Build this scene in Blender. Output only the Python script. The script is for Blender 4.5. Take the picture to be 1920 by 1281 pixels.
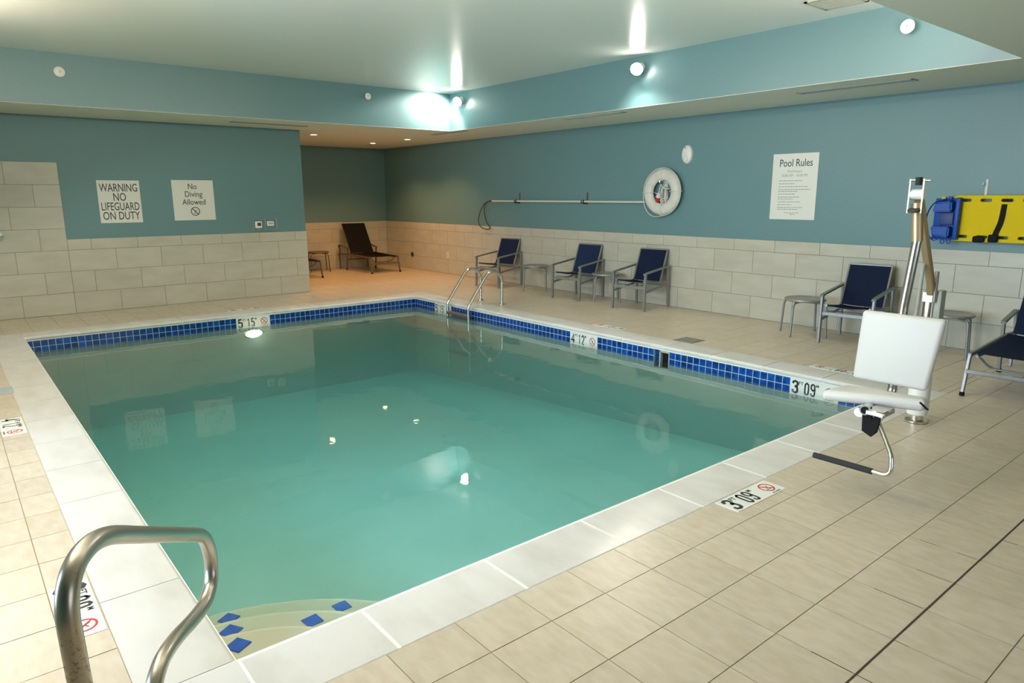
import bpy, bmesh, math, random
from mathutils import Vector, Matrix
random.seed(7)
C = bpy.context.scene.collection
sc = bpy.context.scene
for o in list(bpy.data.objects): bpy.data.objects.remove(o)

# ------------------------------------------------------------------ camera
R_ = Vector((0.63483124, 0.77264379, -0.00329623))
U_ = Vector((-0.156742, 0.1329598, 0.97864888))
F_ = Vector((-0.75658525, 0.62076023, -0.20551277))
EYE = Vector((10.0867, -6.1026, 1.6529))
cam = bpy.data.cameras.new('camera')
cam_o = bpy.data.objects.new('camera', cam); C.objects.link(cam_o)
cam.sensor_width = 36; cam.lens = 1302.08 / 1920 * 36
cam.shift_x = -4.62 / 1920; cam.shift_y = -0.36 / 1920
cam.clip_start = 0.05
m = Matrix((R_, U_, -F_)).transposed().to_4x4(); m.translation = EYE
cam_o.matrix_world = m
sc.camera = cam_o
def proj(v):
    d = Vector(v) - EYE; z = d.dot(F_)
    if z < 0.05: return None
    return 964.6 + 1302.08 * d.dot(R_) / z, 640.1 - 1302.08 * d.dot(U_) / z

# ------------------------------------------------------------------ world, lights, exposure
w = bpy.data.worlds.new('world'); sc.world = w; w.use_nodes = True
w.node_tree.nodes['Background'].inputs[0].default_value = (0.75, 0.88, 1.0, 1)
w.node_tree.nodes['Background'].inputs[1].default_value = 1.0
sc.view_settings.view_transform = 'Standard'; sc.view_settings.look = 'None'
sc.view_settings.exposure = -0.03; sc.view_settings.gamma = 1.0
sc.view_settings.use_curve_mapping = False
sc.cycles.volume_bounces = 3; sc.cycles.caustics_reflective = False
def light(name, kind, loc, power, color, aim=None, **kw):
    l = bpy.data.lights.new(name, kind); l.energy = power; l.color = color
    for k, v in kw.items(): setattr(l, k, v)
    o = bpy.data.objects.new(name, l); C.objects.link(o); o.location = loc
    if aim: o.rotation_euler = (Vector(aim) - Vector(loc)).to_track_quat('-Z', 'Y').to_euler()
    return o
# daylight through the two windows of the wall left of the camera and of the wall behind it
light('daylight_side', 'AREA', (5.9, -7.75, 1.5), 480, (0.62, 0.80, 1.0), aim=(6.3, 0, 0.8), shape='RECTANGLE', size=3.6, size_y=2.2)
light('daylight_end', 'AREA', (12.6, -3.6, 1.6), 50, (0.96, 0.97, 1.0), aim=(0, -3.0, 1.0), shape='RECTANGLE', size=3.4, size_y=2.2)
# unseen area lights added to brighten the raised ceiling from two of its sides
for cx in (2.6, 4.7, 6.8):
    light('ceiling_fill', 'AREA', (cx, -6.25, 2.86), 50, (1.0, 0.85, 0.68), aim=(cx, -4.9, 3.9), shape='RECTANGLE', size=2.0, size_y=0.12)
for cy in (-5.0, -2.7, -0.5):
    light('ceiling_fill', 'AREA', (7.85, cy, 2.86), 31, (1.0, 0.85, 0.68), aim=(6.2, cy, 3.9), shape='RECTANGLE', size=1.8, size_y=0.12)
# flood lamps on the walls of the raised ceiling (own light of the first two; last two unseen, added for general light)
FL = [((0.09, 0.978), 1), ((3.977, 0.978), 1), ((1.5, -6.45), -1), ((6.3, -6.45), -1)]
FCOL = (1.0, 0.89, 0.78)
for (fx, fy), s in FL:
    ax = -1.5 if fx < 1 else 0.2
    light('flood_light', 'SPOT', (fx, fy - s * 0.17, 3.215), 170 if fx < 1 else 160, FCOL,
          aim=(fx + ax, fy - s * (0.85 if fx < 1 else 1.25), 1.3), spot_size=math.radians(132), spot_blend=0.3, shadow_soft_size=0.075)
DL = [(-2.275, -0.63), (-3.49, 1.206), (-2.203, 1.277), (-3.75, -0.55)]
for x, y in DL:
    light('downlight_beam', 'SPOT', (x, y, 2.715), 80, (1.0, 0.46, 0.15), aim=(x, y, 0), spot_size=math.radians(125), spot_blend=0.6, shadow_soft_size=0.04)
light('underwater_glow', 'POINT', (0.14, -2.70, -0.36), 1.5, (1.0, 0.92, 0.70), shadow_soft_size=0.06)

# ------------------------------------------------------------------ measures
W, L, CO = 5.467, 7.711, 0.322
YR, XL, XA, YE = 2.343, -1.633, -5.09, -1.15      # right wall, sign wall, alcove end wall, end of the sign wall
ZS, ZT, ZW = 2.745, 3.355, -0.165
TX0, TX1, TY0, TY1 = -0.287, 8.052, -6.45, 0.978   # raised ceiling opening
YN, XF = -7.3, 12.2
H = 0.3036; WT = 1.065

# ------------------------------------------------------------------ materials
def srgb(r, g, b):
    f = lambda c: c / 12.92 if c <= 0.04045 else ((c + 0.055) / 1.055) ** 2.4
    return (f(r / 255), f(g / 255), f(b / 255), 1)
def mat(name, col, rough=0.5, metal=0.0, noise=None, rnd=0.0, bump=None, spec=None, emit=None, stretch=(1, 1, 1), coat=0.0, island=False, col2=None, fac=(0.35, 0.7)):
    m = bpy.data.materials.new(name); m.use_nodes = True; nt = m.node_tree; b = nt.nodes['Principled BSDF']
    b.inputs['Roughness'].default_value = rough; b.inputs['Metallic'].default_value = metal
    if spec is not None: b.inputs['Specular IOR Level'].default_value = spec
    if coat: b.inputs['Coat Weight'].default_value = coat
    b.inputs['Base Color'].default_value = col
    tc = nt.nodes.new('ShaderNodeNewGeometry'); mp = nt.nodes.new('ShaderNodeMapping')
    nt.links.new(tc.outputs['Position'], mp.inputs['Vector']); mp.inputs['Scale'].default_value = stretch
    out = None
    if col2 is not None:
        n = nt.nodes.new('ShaderNodeTexNoise'); n.inputs['Scale'].default_value = noise or 5; n.inputs['Detail'].default_value = 5
        nt.links.new(mp.outputs[0], n.inputs['Vector'])
        if rnd:                       # every piece gets its own cut of the pattern
            oi = nt.nodes.new('ShaderNodeObjectInfo'); ad = nt.nodes.new('ShaderNodeVectorMath'); ad.operation = 'ADD'
            sc_ = nt.nodes.new('ShaderNodeMath'); sc_.operation = 'MULTIPLY'; sc_.inputs[1].default_value = 37
            gi = nt.nodes.new('ShaderNodeNewGeometry'); a2 = nt.nodes.new('ShaderNodeMath'); a2.operation = 'ADD'
            nt.links.new(oi.outputs['Random'], a2.inputs[0]); nt.links.new(gi.outputs['Random Per Island'], a2.inputs[1])
            nt.links.new(a2.outputs[0], sc_.inputs[0]); nt.links.new(mp.outputs[0], ad.inputs[0]); nt.links.new(sc_.outputs[0], ad.inputs[1])
            nt.links.new(ad.outputs[0], n.inputs['Vector'])
        r = nt.nodes.new('ShaderNodeMapRange'); r.inputs['From Min'].default_value = fac[0]; r.inputs['From Max'].default_value = fac[1]
        nt.links.new(n.outputs['Fac'], r.inputs['Value'])
        mx = nt.nodes.new('ShaderNodeMix'); mx.data_type = 'RGBA'; mx.inputs[6].default_value = col; mx.inputs[7].default_value = col2
        nt.links.new(r.outputs[0], mx.inputs[0]); out = mx.outputs[2]
    if rnd:
        oi = nt.nodes.new('ShaderNodeObjectInfo'); gi = nt.nodes.new('ShaderNodeNewGeometry')
        a2 = nt.nodes.new('ShaderNodeMath'); a2.operation = 'ADD'; fr = nt.nodes.new('ShaderNodeMath'); fr.operation = 'FRACT'
        nt.links.new(oi.outputs['Random'], a2.inputs[0]); nt.links.new(gi.outputs['Random Per Island'], a2.inputs[1]); nt.links.new(a2.outputs[0], fr.inputs[0])
        r = nt.nodes.new('ShaderNodeMapRange'); r.inputs['To Min'].default_value = 1 - rnd; r.inputs['To Max'].default_value = 1 + rnd
        nt.links.new(fr.outputs[0], r.inputs['Value'])
        hs = nt.nodes.new('ShaderNodeHueSaturation'); hs.inputs['Color'].default_value = col
        if out: nt.links.new(out, hs.inputs['Color'])
        nt.links.new(r.outputs[0], hs.inputs['Value']); out = hs.outputs[0]
    if out: nt.links.new(out, b.inputs['Base Color'])
    if bump:
        n = nt.nodes.new('ShaderNodeTexNoise'); n.inputs['Scale'].default_value = bump[0]; n.inputs['Detail'].default_value = 4
        nt.links.new(mp.outputs[0], n.inputs['Vector'])
        bp = nt.nodes.new('ShaderNodeBump'); bp.inputs['Strength'].default_value = bump[1]; bp.inputs['Distance'].default_value = bump[2]
        nt.links.new(n.outputs['Fac'], bp.inputs['Height']); nt.links.new(bp.outputs[0], b.inputs['Normal'])
    if emit:
        b.inputs['Emission Color'].default_value = emit[0]; b.inputs['Emission Strength'].default_value = emit[1]
    return m
M = {}
M['blue_paint'] = mat('blue_paint', srgb(104, 141, 145), 0.42, bump=(55, 0.12, 0.004))
M['tray_paint'] = mat('tray_paint', srgb(100, 138, 142), 0.36, spec=0.9, bump=(40, 0.15, 0.004))
M['ceiling_gloss'] = mat('ceiling_gloss', srgb(234, 236, 228), 0.25, bump=(6, 0.05, 0.01))
M['ceiling_matt'] = mat('ceiling_matt', srgb(228, 228, 214), 0.6)
M['wall_tile'] = mat('wall_tile', srgb(196, 195, 180), 0.35, noise=2.5, col2=srgb(186, 184, 168), rnd=0.025, stretch=(1, 1, 3))
M['wall_grout'] = mat('wall_grout', srgb(126, 120, 102), 0.8)
M['floor_tile'] = mat('floor_tile', srgb(205, 194, 173), 0.33, noise=8, col2=srgb(193, 180, 156), rnd=0.035, stretch=(1.3, 3.0, 1), bump=(30, 0.12, 0.003))
M['floor_grout'] = mat('floor_grout', srgb(164, 149, 122), 0.85)
M['sealant'] = mat('sealant', srgb(66, 50, 36), 0.7)
M['coping'] = mat('coping', srgb(214, 212, 206), 0.3, noise=3.0, col2=srgb(198, 195, 186), rnd=0.02, stretch=(1.0, 2.2, 1), fac=(0.42, 0.75))
M['coping_grout'] = mat('coping_grout', srgb(236, 235, 228), 0.7)
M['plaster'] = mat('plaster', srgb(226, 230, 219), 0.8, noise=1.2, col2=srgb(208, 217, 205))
M['wall_plaster_dimmed'] = mat('wall_plaster_dimmed', srgb(150, 158, 142), 0.8, noise=1.5, col2=srgb(136, 146, 130))  # pool plaster darkened: the dim water along the walls is put into the colour
M['step_rim_highlight'] = mat('step_rim_highlight', srgb(222, 216, 196), 0.7)  # lighter rim colour stands in for the highlight along the step edges
M['step_plaster'] = mat('step_plaster', srgb(206, 198, 172), 0.8)
M['mosaic'] = mat('mosaic', srgb(12, 78, 160), 0.15, noise=22, col2=srgb(6, 44, 112), rnd=0.28, fac=(0.35, 0.65))
M['mosaic_bright'] = mat('mosaic_bright', srgb(8, 92, 205), 0.2, noise=30, col2=srgb(6, 66, 170))
M['mosaic_grout'] = mat('mosaic_grout', srgb(190, 206, 214), 0.7)
M['white_plastic'] = mat('white_plastic', srgb(232, 232, 226), 0.4)
M['seat_plastic'] = mat('seat_plastic', srgb(208, 208, 202), 0.45)
M['sign_white'] = mat('sign_white', srgb(226, 228, 220), 0.4)
M['ink'] = mat('ink', srgb(28, 28, 28), 0.5)
M['ink_grey'] = mat('ink_grey', srgb(70, 74, 74), 0.5)
M['ink_faint'] = mat('ink_faint', srgb(150, 156, 152), 0.5)
M['red'] = mat('red', srgb(196, 40, 42), 0.5)
M['steel'] = mat('steel', srgb(214, 209, 200), 0.24, 1.0)
M['grey_metal'] = mat('grey_metal', srgb(142, 146, 146), 0.42, 0.55)
M['grey_top'] = mat('grey_top', srgb(150, 150, 145), 0.4, 0.35)
M['bronze_metal'] = mat('bronze_metal', srgb(120, 108, 96), 0.42, 0.5)
M['beige_metal'] = mat('beige_metal', srgb(186, 162, 128), 0.38, 0.6)
M['sling'] = mat('sling', srgb(17, 42, 80), 0.75, bump=(400, 0.2, 0.001))
M['sling_warm_tint'] = mat('sling_warm_tint', srgb(24, 22, 26), 0.8)  # same navy sling, its look in the warm alcove light put into the colour
M['black'] = mat('black', srgb(12, 12, 13), 0.7, spec=0.25)
M['dark_rubber'] = mat('dark_rubber', srgb(46, 46, 46), 0.85)
M['yellow'] = mat('yellow', srgb(226, 198, 2), 0.55, spec=0.15)
M['blue_plastic'] = mat('blue_plastic', srgb(12, 76, 168), 0.4, spec=0.3)
M['blue_foam'] = mat('blue_foam', srgb(46, 66, 120), 0.5)
M['rope'] = mat('rope', srgb(214, 214, 204), 0.8)
M['ring_white'] = mat('ring_white', srgb(220, 220, 212), 0.5, noise=8, col2=srgb(204, 204, 192))
M['lamp'] = mat('lamp', srgb(255, 250, 240), 0.4, emit=((1, 0.95, 0.86, 1), 80))
M['lamp_warm'] = mat('lamp_warm', srgb(255, 240, 210), 0.4, emit=((1, 0.80, 0.52, 1), 14))
M['lamp_water'] = mat('lamp_water', srgb(255, 240, 210), 0.4, emit=((1, 0.92, 0.74, 1), 7))
M['grille'] = mat('grille', srgb(176, 178, 166), 0.5)
M['slot_dark'] = mat('slot_dark', srgb(70, 66, 52), 0.8)
M['lid_grey'] = mat('lid_grey', srgb(140, 138, 124), 0.5, noise=30, col2=srgb(108, 106, 96))
M['lid_blue'] = mat('lid_blue', srgb(168, 182, 190), 0.5)
M['frame_white'] = mat('frame_white', srgb(220, 222, 220), 0.5)
# stainless steel with rust blooming low on the leg
def rust_steel():
    m = mat('rail_steel', srgb(186, 178, 164), 0.24, 1.0); nt = m.node_tree; b = nt.nodes['Principled BSDF']
    g = nt.nodes.new('ShaderNodeNewGeometry'); n = nt.nodes.new('ShaderNodeTexNoise'); n.inputs['Scale'].default_value = 110; n.inputs['Detail'].default_value = 8
    n2 = nt.nodes.new('ShaderNodeTexNoise'); n2.inputs['Scale'].default_value = 9
    nt.links.new(g.outputs['Position'], n.inputs['Vector']); nt.links.new(g.outputs['Position'], n2.inputs['Vector'])
    # rust is worst on the post: the side away from the pool
    sp = nt.nodes.new('ShaderNodeSeparateXYZ'); nt.links.new(g.outputs['Position'], sp.inputs[0])
    zr = nt.nodes.new('ShaderNodeMapRange'); zr.inputs['From Min'].default_value = 0.88; zr.inputs['From Max'].default_value = 0.60
    zr.inputs['To Min'].default_value = -0.10; zr.inputs['To Max'].default_value = 0.10
    xr = nt.nodes.new('ShaderNodeMapRange'); xr.inputs['From Min'].default_value = 8.52; xr.inputs['From Max'].default_value = 8.35; xr.inputs['To Min'].default_value = 0; xr.inputs['To Max'].default_value = 0.5
    nt.links.new(sp.outputs['X'], xr.inputs['Value']); za = nt.nodes.new('ShaderNodeMath'); za.operation = 'ADD'
    nt.links.new(sp.outputs['Z'], za.inputs[0]); nt.links.new(xr.outputs[0], za.inputs[1]); nt.links.new(za.outputs[0], zr.inputs['Value'])
    a = nt.nodes.new('ShaderNodeMath'); a.operation = 'ADD'; nt.links.new(n.outputs['Fac'], a.inputs[0]); nt.links.new(zr.outputs[0], a.inputs[1])
    a2 = nt.nodes.new('ShaderNodeMath'); a2.operation = 'MULTIPLY_ADD'; a2.inputs[1].default_value = 0.25
    nt.links.new(n2.outputs['Fac'], a2.inputs[0]); nt.links.new(a.outputs[0], a2.inputs[2])
    r = nt.nodes.new('ShaderNodeMapRange'); r.inputs['From Min'].default_value = 0.68; r.inputs['From Max'].default_value = 0.88
    nt.links.new(a2.outputs[0], r.inputs['Value'])
    mx = nt.nodes.new('ShaderNodeMix'); mx.data_type = 'RGBA'; mx.inputs[6].default_value = srgb(190, 182, 168); mx.inputs[7].default_value = srgb(112, 78, 52)
    nt.links.new(r.outputs[0], mx.inputs[0]); nt.links.new(mx.outputs[2], b.inputs['Base Color'])
    iv = nt.nodes.new('ShaderNodeMath'); iv.operation = 'MULTIPLY_ADD'; iv.inputs[1].default_value = -0.6; iv.inputs[2].default_value = 1.0; nt.links.new(r.outputs[0], iv.inputs[0]); nt.links.new(iv.outputs[0], b.inputs['Metallic'])
    rr = nt.nodes.new('ShaderNodeMapRange'); rr.inputs['To Min'].default_value = 0.33; rr.inputs['To Max'].default_value = 0.5
    nt.links.new(r.outputs[0], rr.inputs['Value']); nt.links.new(rr.outputs[0], b.inputs['Roughness'])
    return m
M['rail_steel'] = rust_steel()
def water_mat():
    m = bpy.data.materials.new('water'); m.use_nodes = True; nt = m.node_tree; nt.nodes.remove(nt.nodes['Principled BSDF'])
    out = nt.nodes['Material Output']; N = nt.nodes.new; K = nt.links.new
    g = N('ShaderNodeNewGeometry'); mp = N('ShaderNodeMapping'); mp.inputs['Scale'].default_value = (1.0, 1.0, 1)
    K(g.outputs['Position'], mp.inputs['Vector'])
    n1 = N('ShaderNodeTexNoise'); n1.inputs['Scale'].default_value = 2.6; n1.inputs['Detail'].default_value = 2
    n2 = N('ShaderNodeTexNoise'); n2.inputs['Scale'].default_value = 14; n2.inputs['Detail'].default_value = 2
    K(mp.outputs[0], n1.inputs['Vector']); K(mp.outputs[0], n2.inputs['Vector'])
    ma = N('ShaderNodeMath'); ma.operation = 'MULTIPLY_ADD'; ma.inputs[1].default_value = 0.07
    K(n2.outputs['Fac'], ma.inputs[0]); K(n1.outputs['Fac'], ma.inputs[2])
    bp = N('ShaderNodeBump'); bp.inputs['Strength'].default_value = 1.0; bp.inputs['Distance'].default_value = 0.0026
    K(ma.outputs[0], bp.inputs['Height'])
    ior = N('ShaderNodeMix'); ior.data_type = 'FLOAT'; ior.inputs[2].default_value = 1.33; ior.inputs[3].default_value = 1 / 1.33
    K(g.outputs['Backfacing'], ior.inputs[0])
    fr = N('ShaderNodeFresnel'); K(ior.outputs[0], fr.inputs['IOR']); K(bp.outputs[0], fr.inputs['Normal'])
    gl = N('ShaderNodeBsdfGlossy'); gl.inputs['Roughness'].default_value = 0.02; K(bp.outputs[0], gl.inputs['Normal'])
    tr = N('ShaderNodeBsdfTransparent')
    mx = N('ShaderNodeMixShader'); K(fr.outputs[0], mx.inputs[0]); K(tr.outputs[0], mx.inputs[1]); K(gl.outputs[0], mx.inputs[2])
    K(mx.outputs[0], out.inputs['Surface'])
    va = N('ShaderNodeVolumeAbsorption'); va.inputs['Color'].default_value = (0.30, 0.77, 0.765, 1); va.inputs['Density'].default_value = 0.70
    vs = N('ShaderNodeVolumeScatter'); vs.inputs['Color'].default_value = (0.86, 0.99, 0.98, 1); vs.inputs['Density'].default_value = 0.17; vs.inputs['Anisotropy'].default_value = 0.3
    ad = N('ShaderNodeAddShader'); K(va.outputs[0], ad.inputs[0]); K(vs.outputs[0], ad.inputs[1]); K(ad.outputs[0], out.inputs['Volume'])
    return m
M['water'] = water_mat()
def glass_mat():
    m = bpy.data.materials.new('window_glass'); m.use_nodes = True; nt = m.node_tree; nt.nodes.remove(nt.nodes['Principled BSDF'])
    fr = nt.nodes.new('ShaderNodeFresnel'); tr = nt.nodes.new('ShaderNodeBsdfTransparent'); gl = nt.nodes.new('ShaderNodeBsdfGlossy'); gl.inputs['Roughness'].default_value = 0.02
    mx = nt.nodes.new('ShaderNodeMixShader'); nt.links.new(fr.outputs[0], mx.inputs[0]); nt.links.new(tr.outputs[0], mx.inputs[1]); nt.links.new(gl.outputs[0], mx.inputs[2])
    nt.links.new(mx.outputs[0], nt.nodes['Material Output'].inputs['Surface']); return m
M['glass'] = glass_mat()
def clear_plastic():
    m = bpy.data.materials.new('clear_plastic'); m.use_nodes = True; nt = m.node_tree; nt.nodes.remove(nt.nodes['Principled BSDF'])
    df = nt.nodes.new('ShaderNodeBsdfDiffuse'); df.inputs[0].default_value = (.75, .8, .8, 1); tr = nt.nodes.new('ShaderNodeBsdfTransparent'); mx = nt.nodes.new('ShaderNodeMixShader'); mx.inputs[0].default_value = .22
    nt.links.new(tr.outputs[0], mx.inputs[1]); nt.links.new(df.outputs[0], mx.inputs[2]); nt.links.new(mx.outputs[0], nt.nodes['Material Output'].inputs['Surface']); return m
M['clear_plastic'] = clear_plastic()

# ------------------------------------------------------------------ helpers
def B(): return bmesh.new()
def box(bm, x0, x1, y0, y1, z0, z1, mx=None):
    v = [bm.verts.new(mx @ Vector((x, y, z)) if mx else (x, y, z)) for x in (x0, x1) for y in (y0, y1) for z in (z0, z1)]
    for f in ((0, 1, 3, 2), (4, 6, 7, 5), (0, 4, 5, 1), (2, 3, 7, 6), (0, 2, 6, 4), (1, 5, 7, 3)): bm.faces.new([v[i] for i in f])
def rbox(x0, x1, y0, y1, z0, z1, r=0.01, seg=2, mx=None):
    bm = B(); box(bm, x0, x1, y0, y1, z0, z1)
    bmesh.ops.bevel(bm, geom=bm.edges[:] + bm.verts[:], offset=r, segments=seg, profile=0.5, affect='EDGES')
    if mx: bmesh.ops.transform(bm, matrix=mx, verts=bm.verts)
    return bm
def fillet(pts, r, n=6):
    pts = [Vector(p) for p in pts]; out = [pts[0]]
    for i in range(1, len(pts) - 1):
        p = pts[i]; a = pts[i - 1] - p; b = pts[i + 1] - p
        rr = r[i] if isinstance(r, (list, tuple)) else r
        ang = a.angle(b); d = min(rr / math.tan(ang / 2) if ang < 3.1 else 0, a.length * 0.49, b.length * 0.49)
        if d < 1e-4: out.append(p); continue
        s, e = p + a.normalized() * d, p + b.normalized() * d
        for k in range(n + 1):
            t = k / n; out.append(s * (1 - t) ** 2 + p * 2 * t * (1 - t) + e * t * t)
    out.append(pts[-1]); return out
def catmull(pts, n=6, closed=False):
    pts = [Vector(p) for p in pts]; N = len(pts); out = []
    rng = range(N) if closed else range(N - 1)
    for i in rng:
        g = (lambda k: pts[k % N]) if closed else (lambda k: pts[max(0, min(N - 1, k))])
        p0, p1, p2, p3 = g(i - 1), g(i), g(i + 1), g(i + 2)
        for k in range(n):
            t = k / n
            out.append(0.5 * ((2 * p1) + (p2 - p0) * t + (2 * p0 - 5 * p1 + 4 * p2 - p3) * t * t + (3 * p1 - p0 - 3 * p2 + p3) * t ** 3))
    if not closed: out.append(pts[-1])
    return out
def tube(bm, pts, r, seg=10, closed=False, sec=None, up=None):
    """sweep a circle (or the section sec = [(u, v)...]) along pts"""
    pts = [Vector(p) for p in pts]; n = len(pts); rings = []
    T = []
    for i in range(n):
        a = pts[(i - 1) % n] if (closed or i) else pts[i]; b = pts[(i + 1) % n] if (closed or i < n - 1) else pts[i]
        T.append((b - a).normalized())
    ref = Vector(up) if up else (Vector((0, 0, 1)) if abs(T[0].z) < 0.9 else Vector((1, 0, 0)))
    nrm = (ref - T[0] * ref.dot(T[0])).normalized()
    for i in range(n):
        if up: nrm = ref - T[i] * ref.dot(T[i])
        else: nrm = nrm - T[i] * nrm.dot(T[i])
        nrm.normalize(); bn = T[i].cross(nrm)
        s = sec or [(r * math.cos(2 * math.pi * k / seg), r * math.sin(2 * math.pi * k / seg)) for k in range(seg)]
        rings.append([bm.verts.new(pts[i] + nrm * a + bn * b) for a, b in s])
    k = len(rings[0])
    for i in range(n if closed else n - 1):
        A, D = rings[i], rings[(i + 1) % n]
        for j in range(k): bm.faces.new([A[j], A[(j + 1) % k], D[(j + 1) % k], D[j]])
    if not closed:
        bm.faces.new(rings[0][::-1]); bm.faces.new(rings[-1])
def rect(a, b, c=0.004):
    a /= 2; b /= 2
    return [(-a + c, -b), (a - c, -b), (a, -b + c), (a, b - c), (a - c, b), (-a + c, b), (-a, b - c), (-a, -b + c)]
def cyl(bm, p0, p1, r, seg=20): tube(bm, [p0, p1], r, seg)
def lathe(bm, prof, seg=24, mx=None):
    rings = []
    for r, z in prof:
        rings.append([bm.verts.new((mx or Matrix()) @ Vector((r * math.cos(2 * math.pi * k / seg), r * math.sin(2 * math.pi * k / seg), z))) for k in range(seg)])
    for i in range(len(rings) - 1):
        for j in range(seg): bm.faces.new([rings[i][j], rings[i][(j + 1) % seg], rings[i + 1][(j + 1) % seg], rings[i + 1][j]])
    bm.faces.new(rings[0][::-1]); bm.faces.new(rings[-1])
def obj(name, bm, m, parent=None, smooth=True):
    if isinstance(bm, bmesh.types.BMesh):
        bmesh.ops.recalc_face_normals(bm, faces=bm.faces)
        me = bpy.data.meshes.new(name); bm.to_mesh(me); bm.free()
    else: me = bm
    if m and not me.materials: me.materials.append(m)
    if smooth and len(me.polygons):
        me.polygons.foreach_set('use_smooth', [True] * len(me.polygons))
        try: me.set_sharp_from_angle(angle=math.radians(40))
        except Exception: pass
    o = bpy.data.objects.new(name, me); C.objects.link(o)
    if parent: o.parent = parent
    return o
def tag(o, label, cat, group=None, kind=None):
    o['label'] = label; o['category'] = cat
    if group: o['group'] = group
    if kind: o['kind'] = kind
    return o
def thing(name, label, cat, loc=(0, 0, 0), rz=0, group=None):
    o = bpy.data.objects.new(name, None); o.empty_display_size = 0.1; C.objects.link(o)
    o.location = loc; o.rotation_euler = (0, 0, rz); return tag(o, label, cat, group)
def struct(name, bm, m, smooth=False):
    o = obj(name, bm, m, None, smooth); o['kind'] = 'structure'; return o
def dup(o, parent=None):
    c = o.copy(); C.objects.link(c); c.parent = parent
    for ch in [k for k in bpy.data.objects if k.parent == o]: dup(ch, c)
    return c
def place(mx, o): o.matrix_basis = mx; return o
def frame(origin, right, up):
    """matrix whose local x is right, y is up, z faces out"""
    r = Vector(right).normalized(); u = Vector(up).normalized(); n = r.cross(u)
    m = Matrix((r, u, n)).transposed().to_4x4(); m.translation = Vector(origin); return m
def text_mesh(s, size, xs=1.0, bold=0.0, align='CENTER', depth=0.0006, spacing=1.0, line=1.0):
    cu = bpy.data.curves.new('lettering', 'FONT'); cu.body = s; cu.size = size; cu.align_x = align; cu.align_y = 'CENTER'
    cu.offset = bold; cu.extrude = depth; cu.resolution_u = 3; cu.space_character = spacing; cu.space_line = line
    o = bpy.data.objects.new('lettering', cu); C.objects.link(o)
    dg = bpy.context.evaluated_depsgraph_get(); me = bpy.data.meshes.new_from_object(o.evaluated_get(dg))
    bpy.data.objects.remove(o); me.transform(Matrix.Diagonal((xs, 1, 1, 1))); me.name = 'lettering'
    me.materials.clear()
    return me
def join_meshes(lst, name='lettering'):
    bm = B()
    for me, mx in lst:
        t = me.copy(); t.transform(mx); bm.from_mesh(t); bpy.data.meshes.remove(t)
    return bm
T = Matrix.Translation
def flat(splines, ext, bev=0.0, res=6):
    """flat plate from closed 2D outlines (inner ones are holes)"""
    cu = bpy.data.curves.new('plate', 'CURVE'); cu.dimensions = '2D'; cu.fill_mode = 'BOTH'; cu.extrude = ext; cu.bevel_depth = bev; cu.bevel_resolution = 1
    for s in splines:
        sp = cu.splines.new('POLY'); sp.points.add(len(s) - 1); sp.use_cyclic_u = True
        for i, (x, y) in enumerate(s): sp.points[i].co = (x, y, 0, 1)
    o = bpy.data.objects.new('plate', cu); C.objects.link(o)
    dg = bpy.context.evaluated_depsgraph_get(); me = bpy.data.meshes.new_from_object(o.evaluated_get(dg)); bpy.data.objects.remove(o)
    me.materials.clear(); return me
def circ(r, n=28, cx=0, cy=0, sx=1): return [(cx + r * sx * math.cos(2 * math.pi * k / n), cy + r * math.sin(2 * math.pi * k / n)) for k in range(n)]
def slot(cx, cy, w, h, n=8):
    r = h / 2; out = []
    for s, a0 in ((1, -math.pi / 2), (-1, math.pi / 2)):
        for k in range(n + 1):
            a = a0 + math.pi * k / n; out.append((cx + s * (w / 2 - r) + r * math.cos(a), cy + r * math.sin(a)))
    return out
def rrect(x0, x1, y0, y1, r, n=5):
    out = []
    for cx, cy, a0 in ((x1 - r, y0 + r, -90), (x1 - r, y1 - r, 0), (x0 + r, y1 - r, 90), (x0 + r, y0 + r, 180)):
        for k in range(n + 1):
            a = math.radians(a0 + 90 * k / n); out.append((cx + r * math.cos(a), cy + r * math.sin(a)))
    return out

# ------------------------------------------------------------------ pieces: tiles shared by size
tile_cache = {}
def tile_mesh(kind, a, b, t, bev, m):
    k = (kind, round(a, 3), round(b, 3))
    if k not in tile_cache:
        bm = B(); box(bm, -a / 2, a / 2, -b / 2, b / 2, -t, 0)
        top = [v for v in bm.verts if v.co.z > -1e-6]
        # chamfered rim: 4 side + 4 chamfer + top
        f = [f for f in bm.faces if all(v in top for v in f.verts)]
        bmesh.ops.inset_region(bm, faces=f, thickness=bev, depth=0.0)
        for v in bm.verts:
            if v.co.z > -1e-6 and (abs(abs(v.co.x) - a / 2) < 1e-6 or abs(abs(v.co.y) - b / 2) < 1e-6): v.co.z = -bev * 0.6
        bmesh.ops.recalc_face_normals(bm, faces=bm.faces)
        me = bpy.data.meshes.new(kind); bm.to_mesh(me); bm.free(); me.materials.append(m); tile_cache[k] = me
    return tile_cache[k]
def seen(p, size):
    """rough size in the photograph of a piece, 0 when outside the frame"""
    q = proj(p)
    if not q or not (-60 < q[0] < 1980 and -60 < q[1] < 1340): return 0
    return size / (Vector(p) - EYE).length_squared
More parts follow.
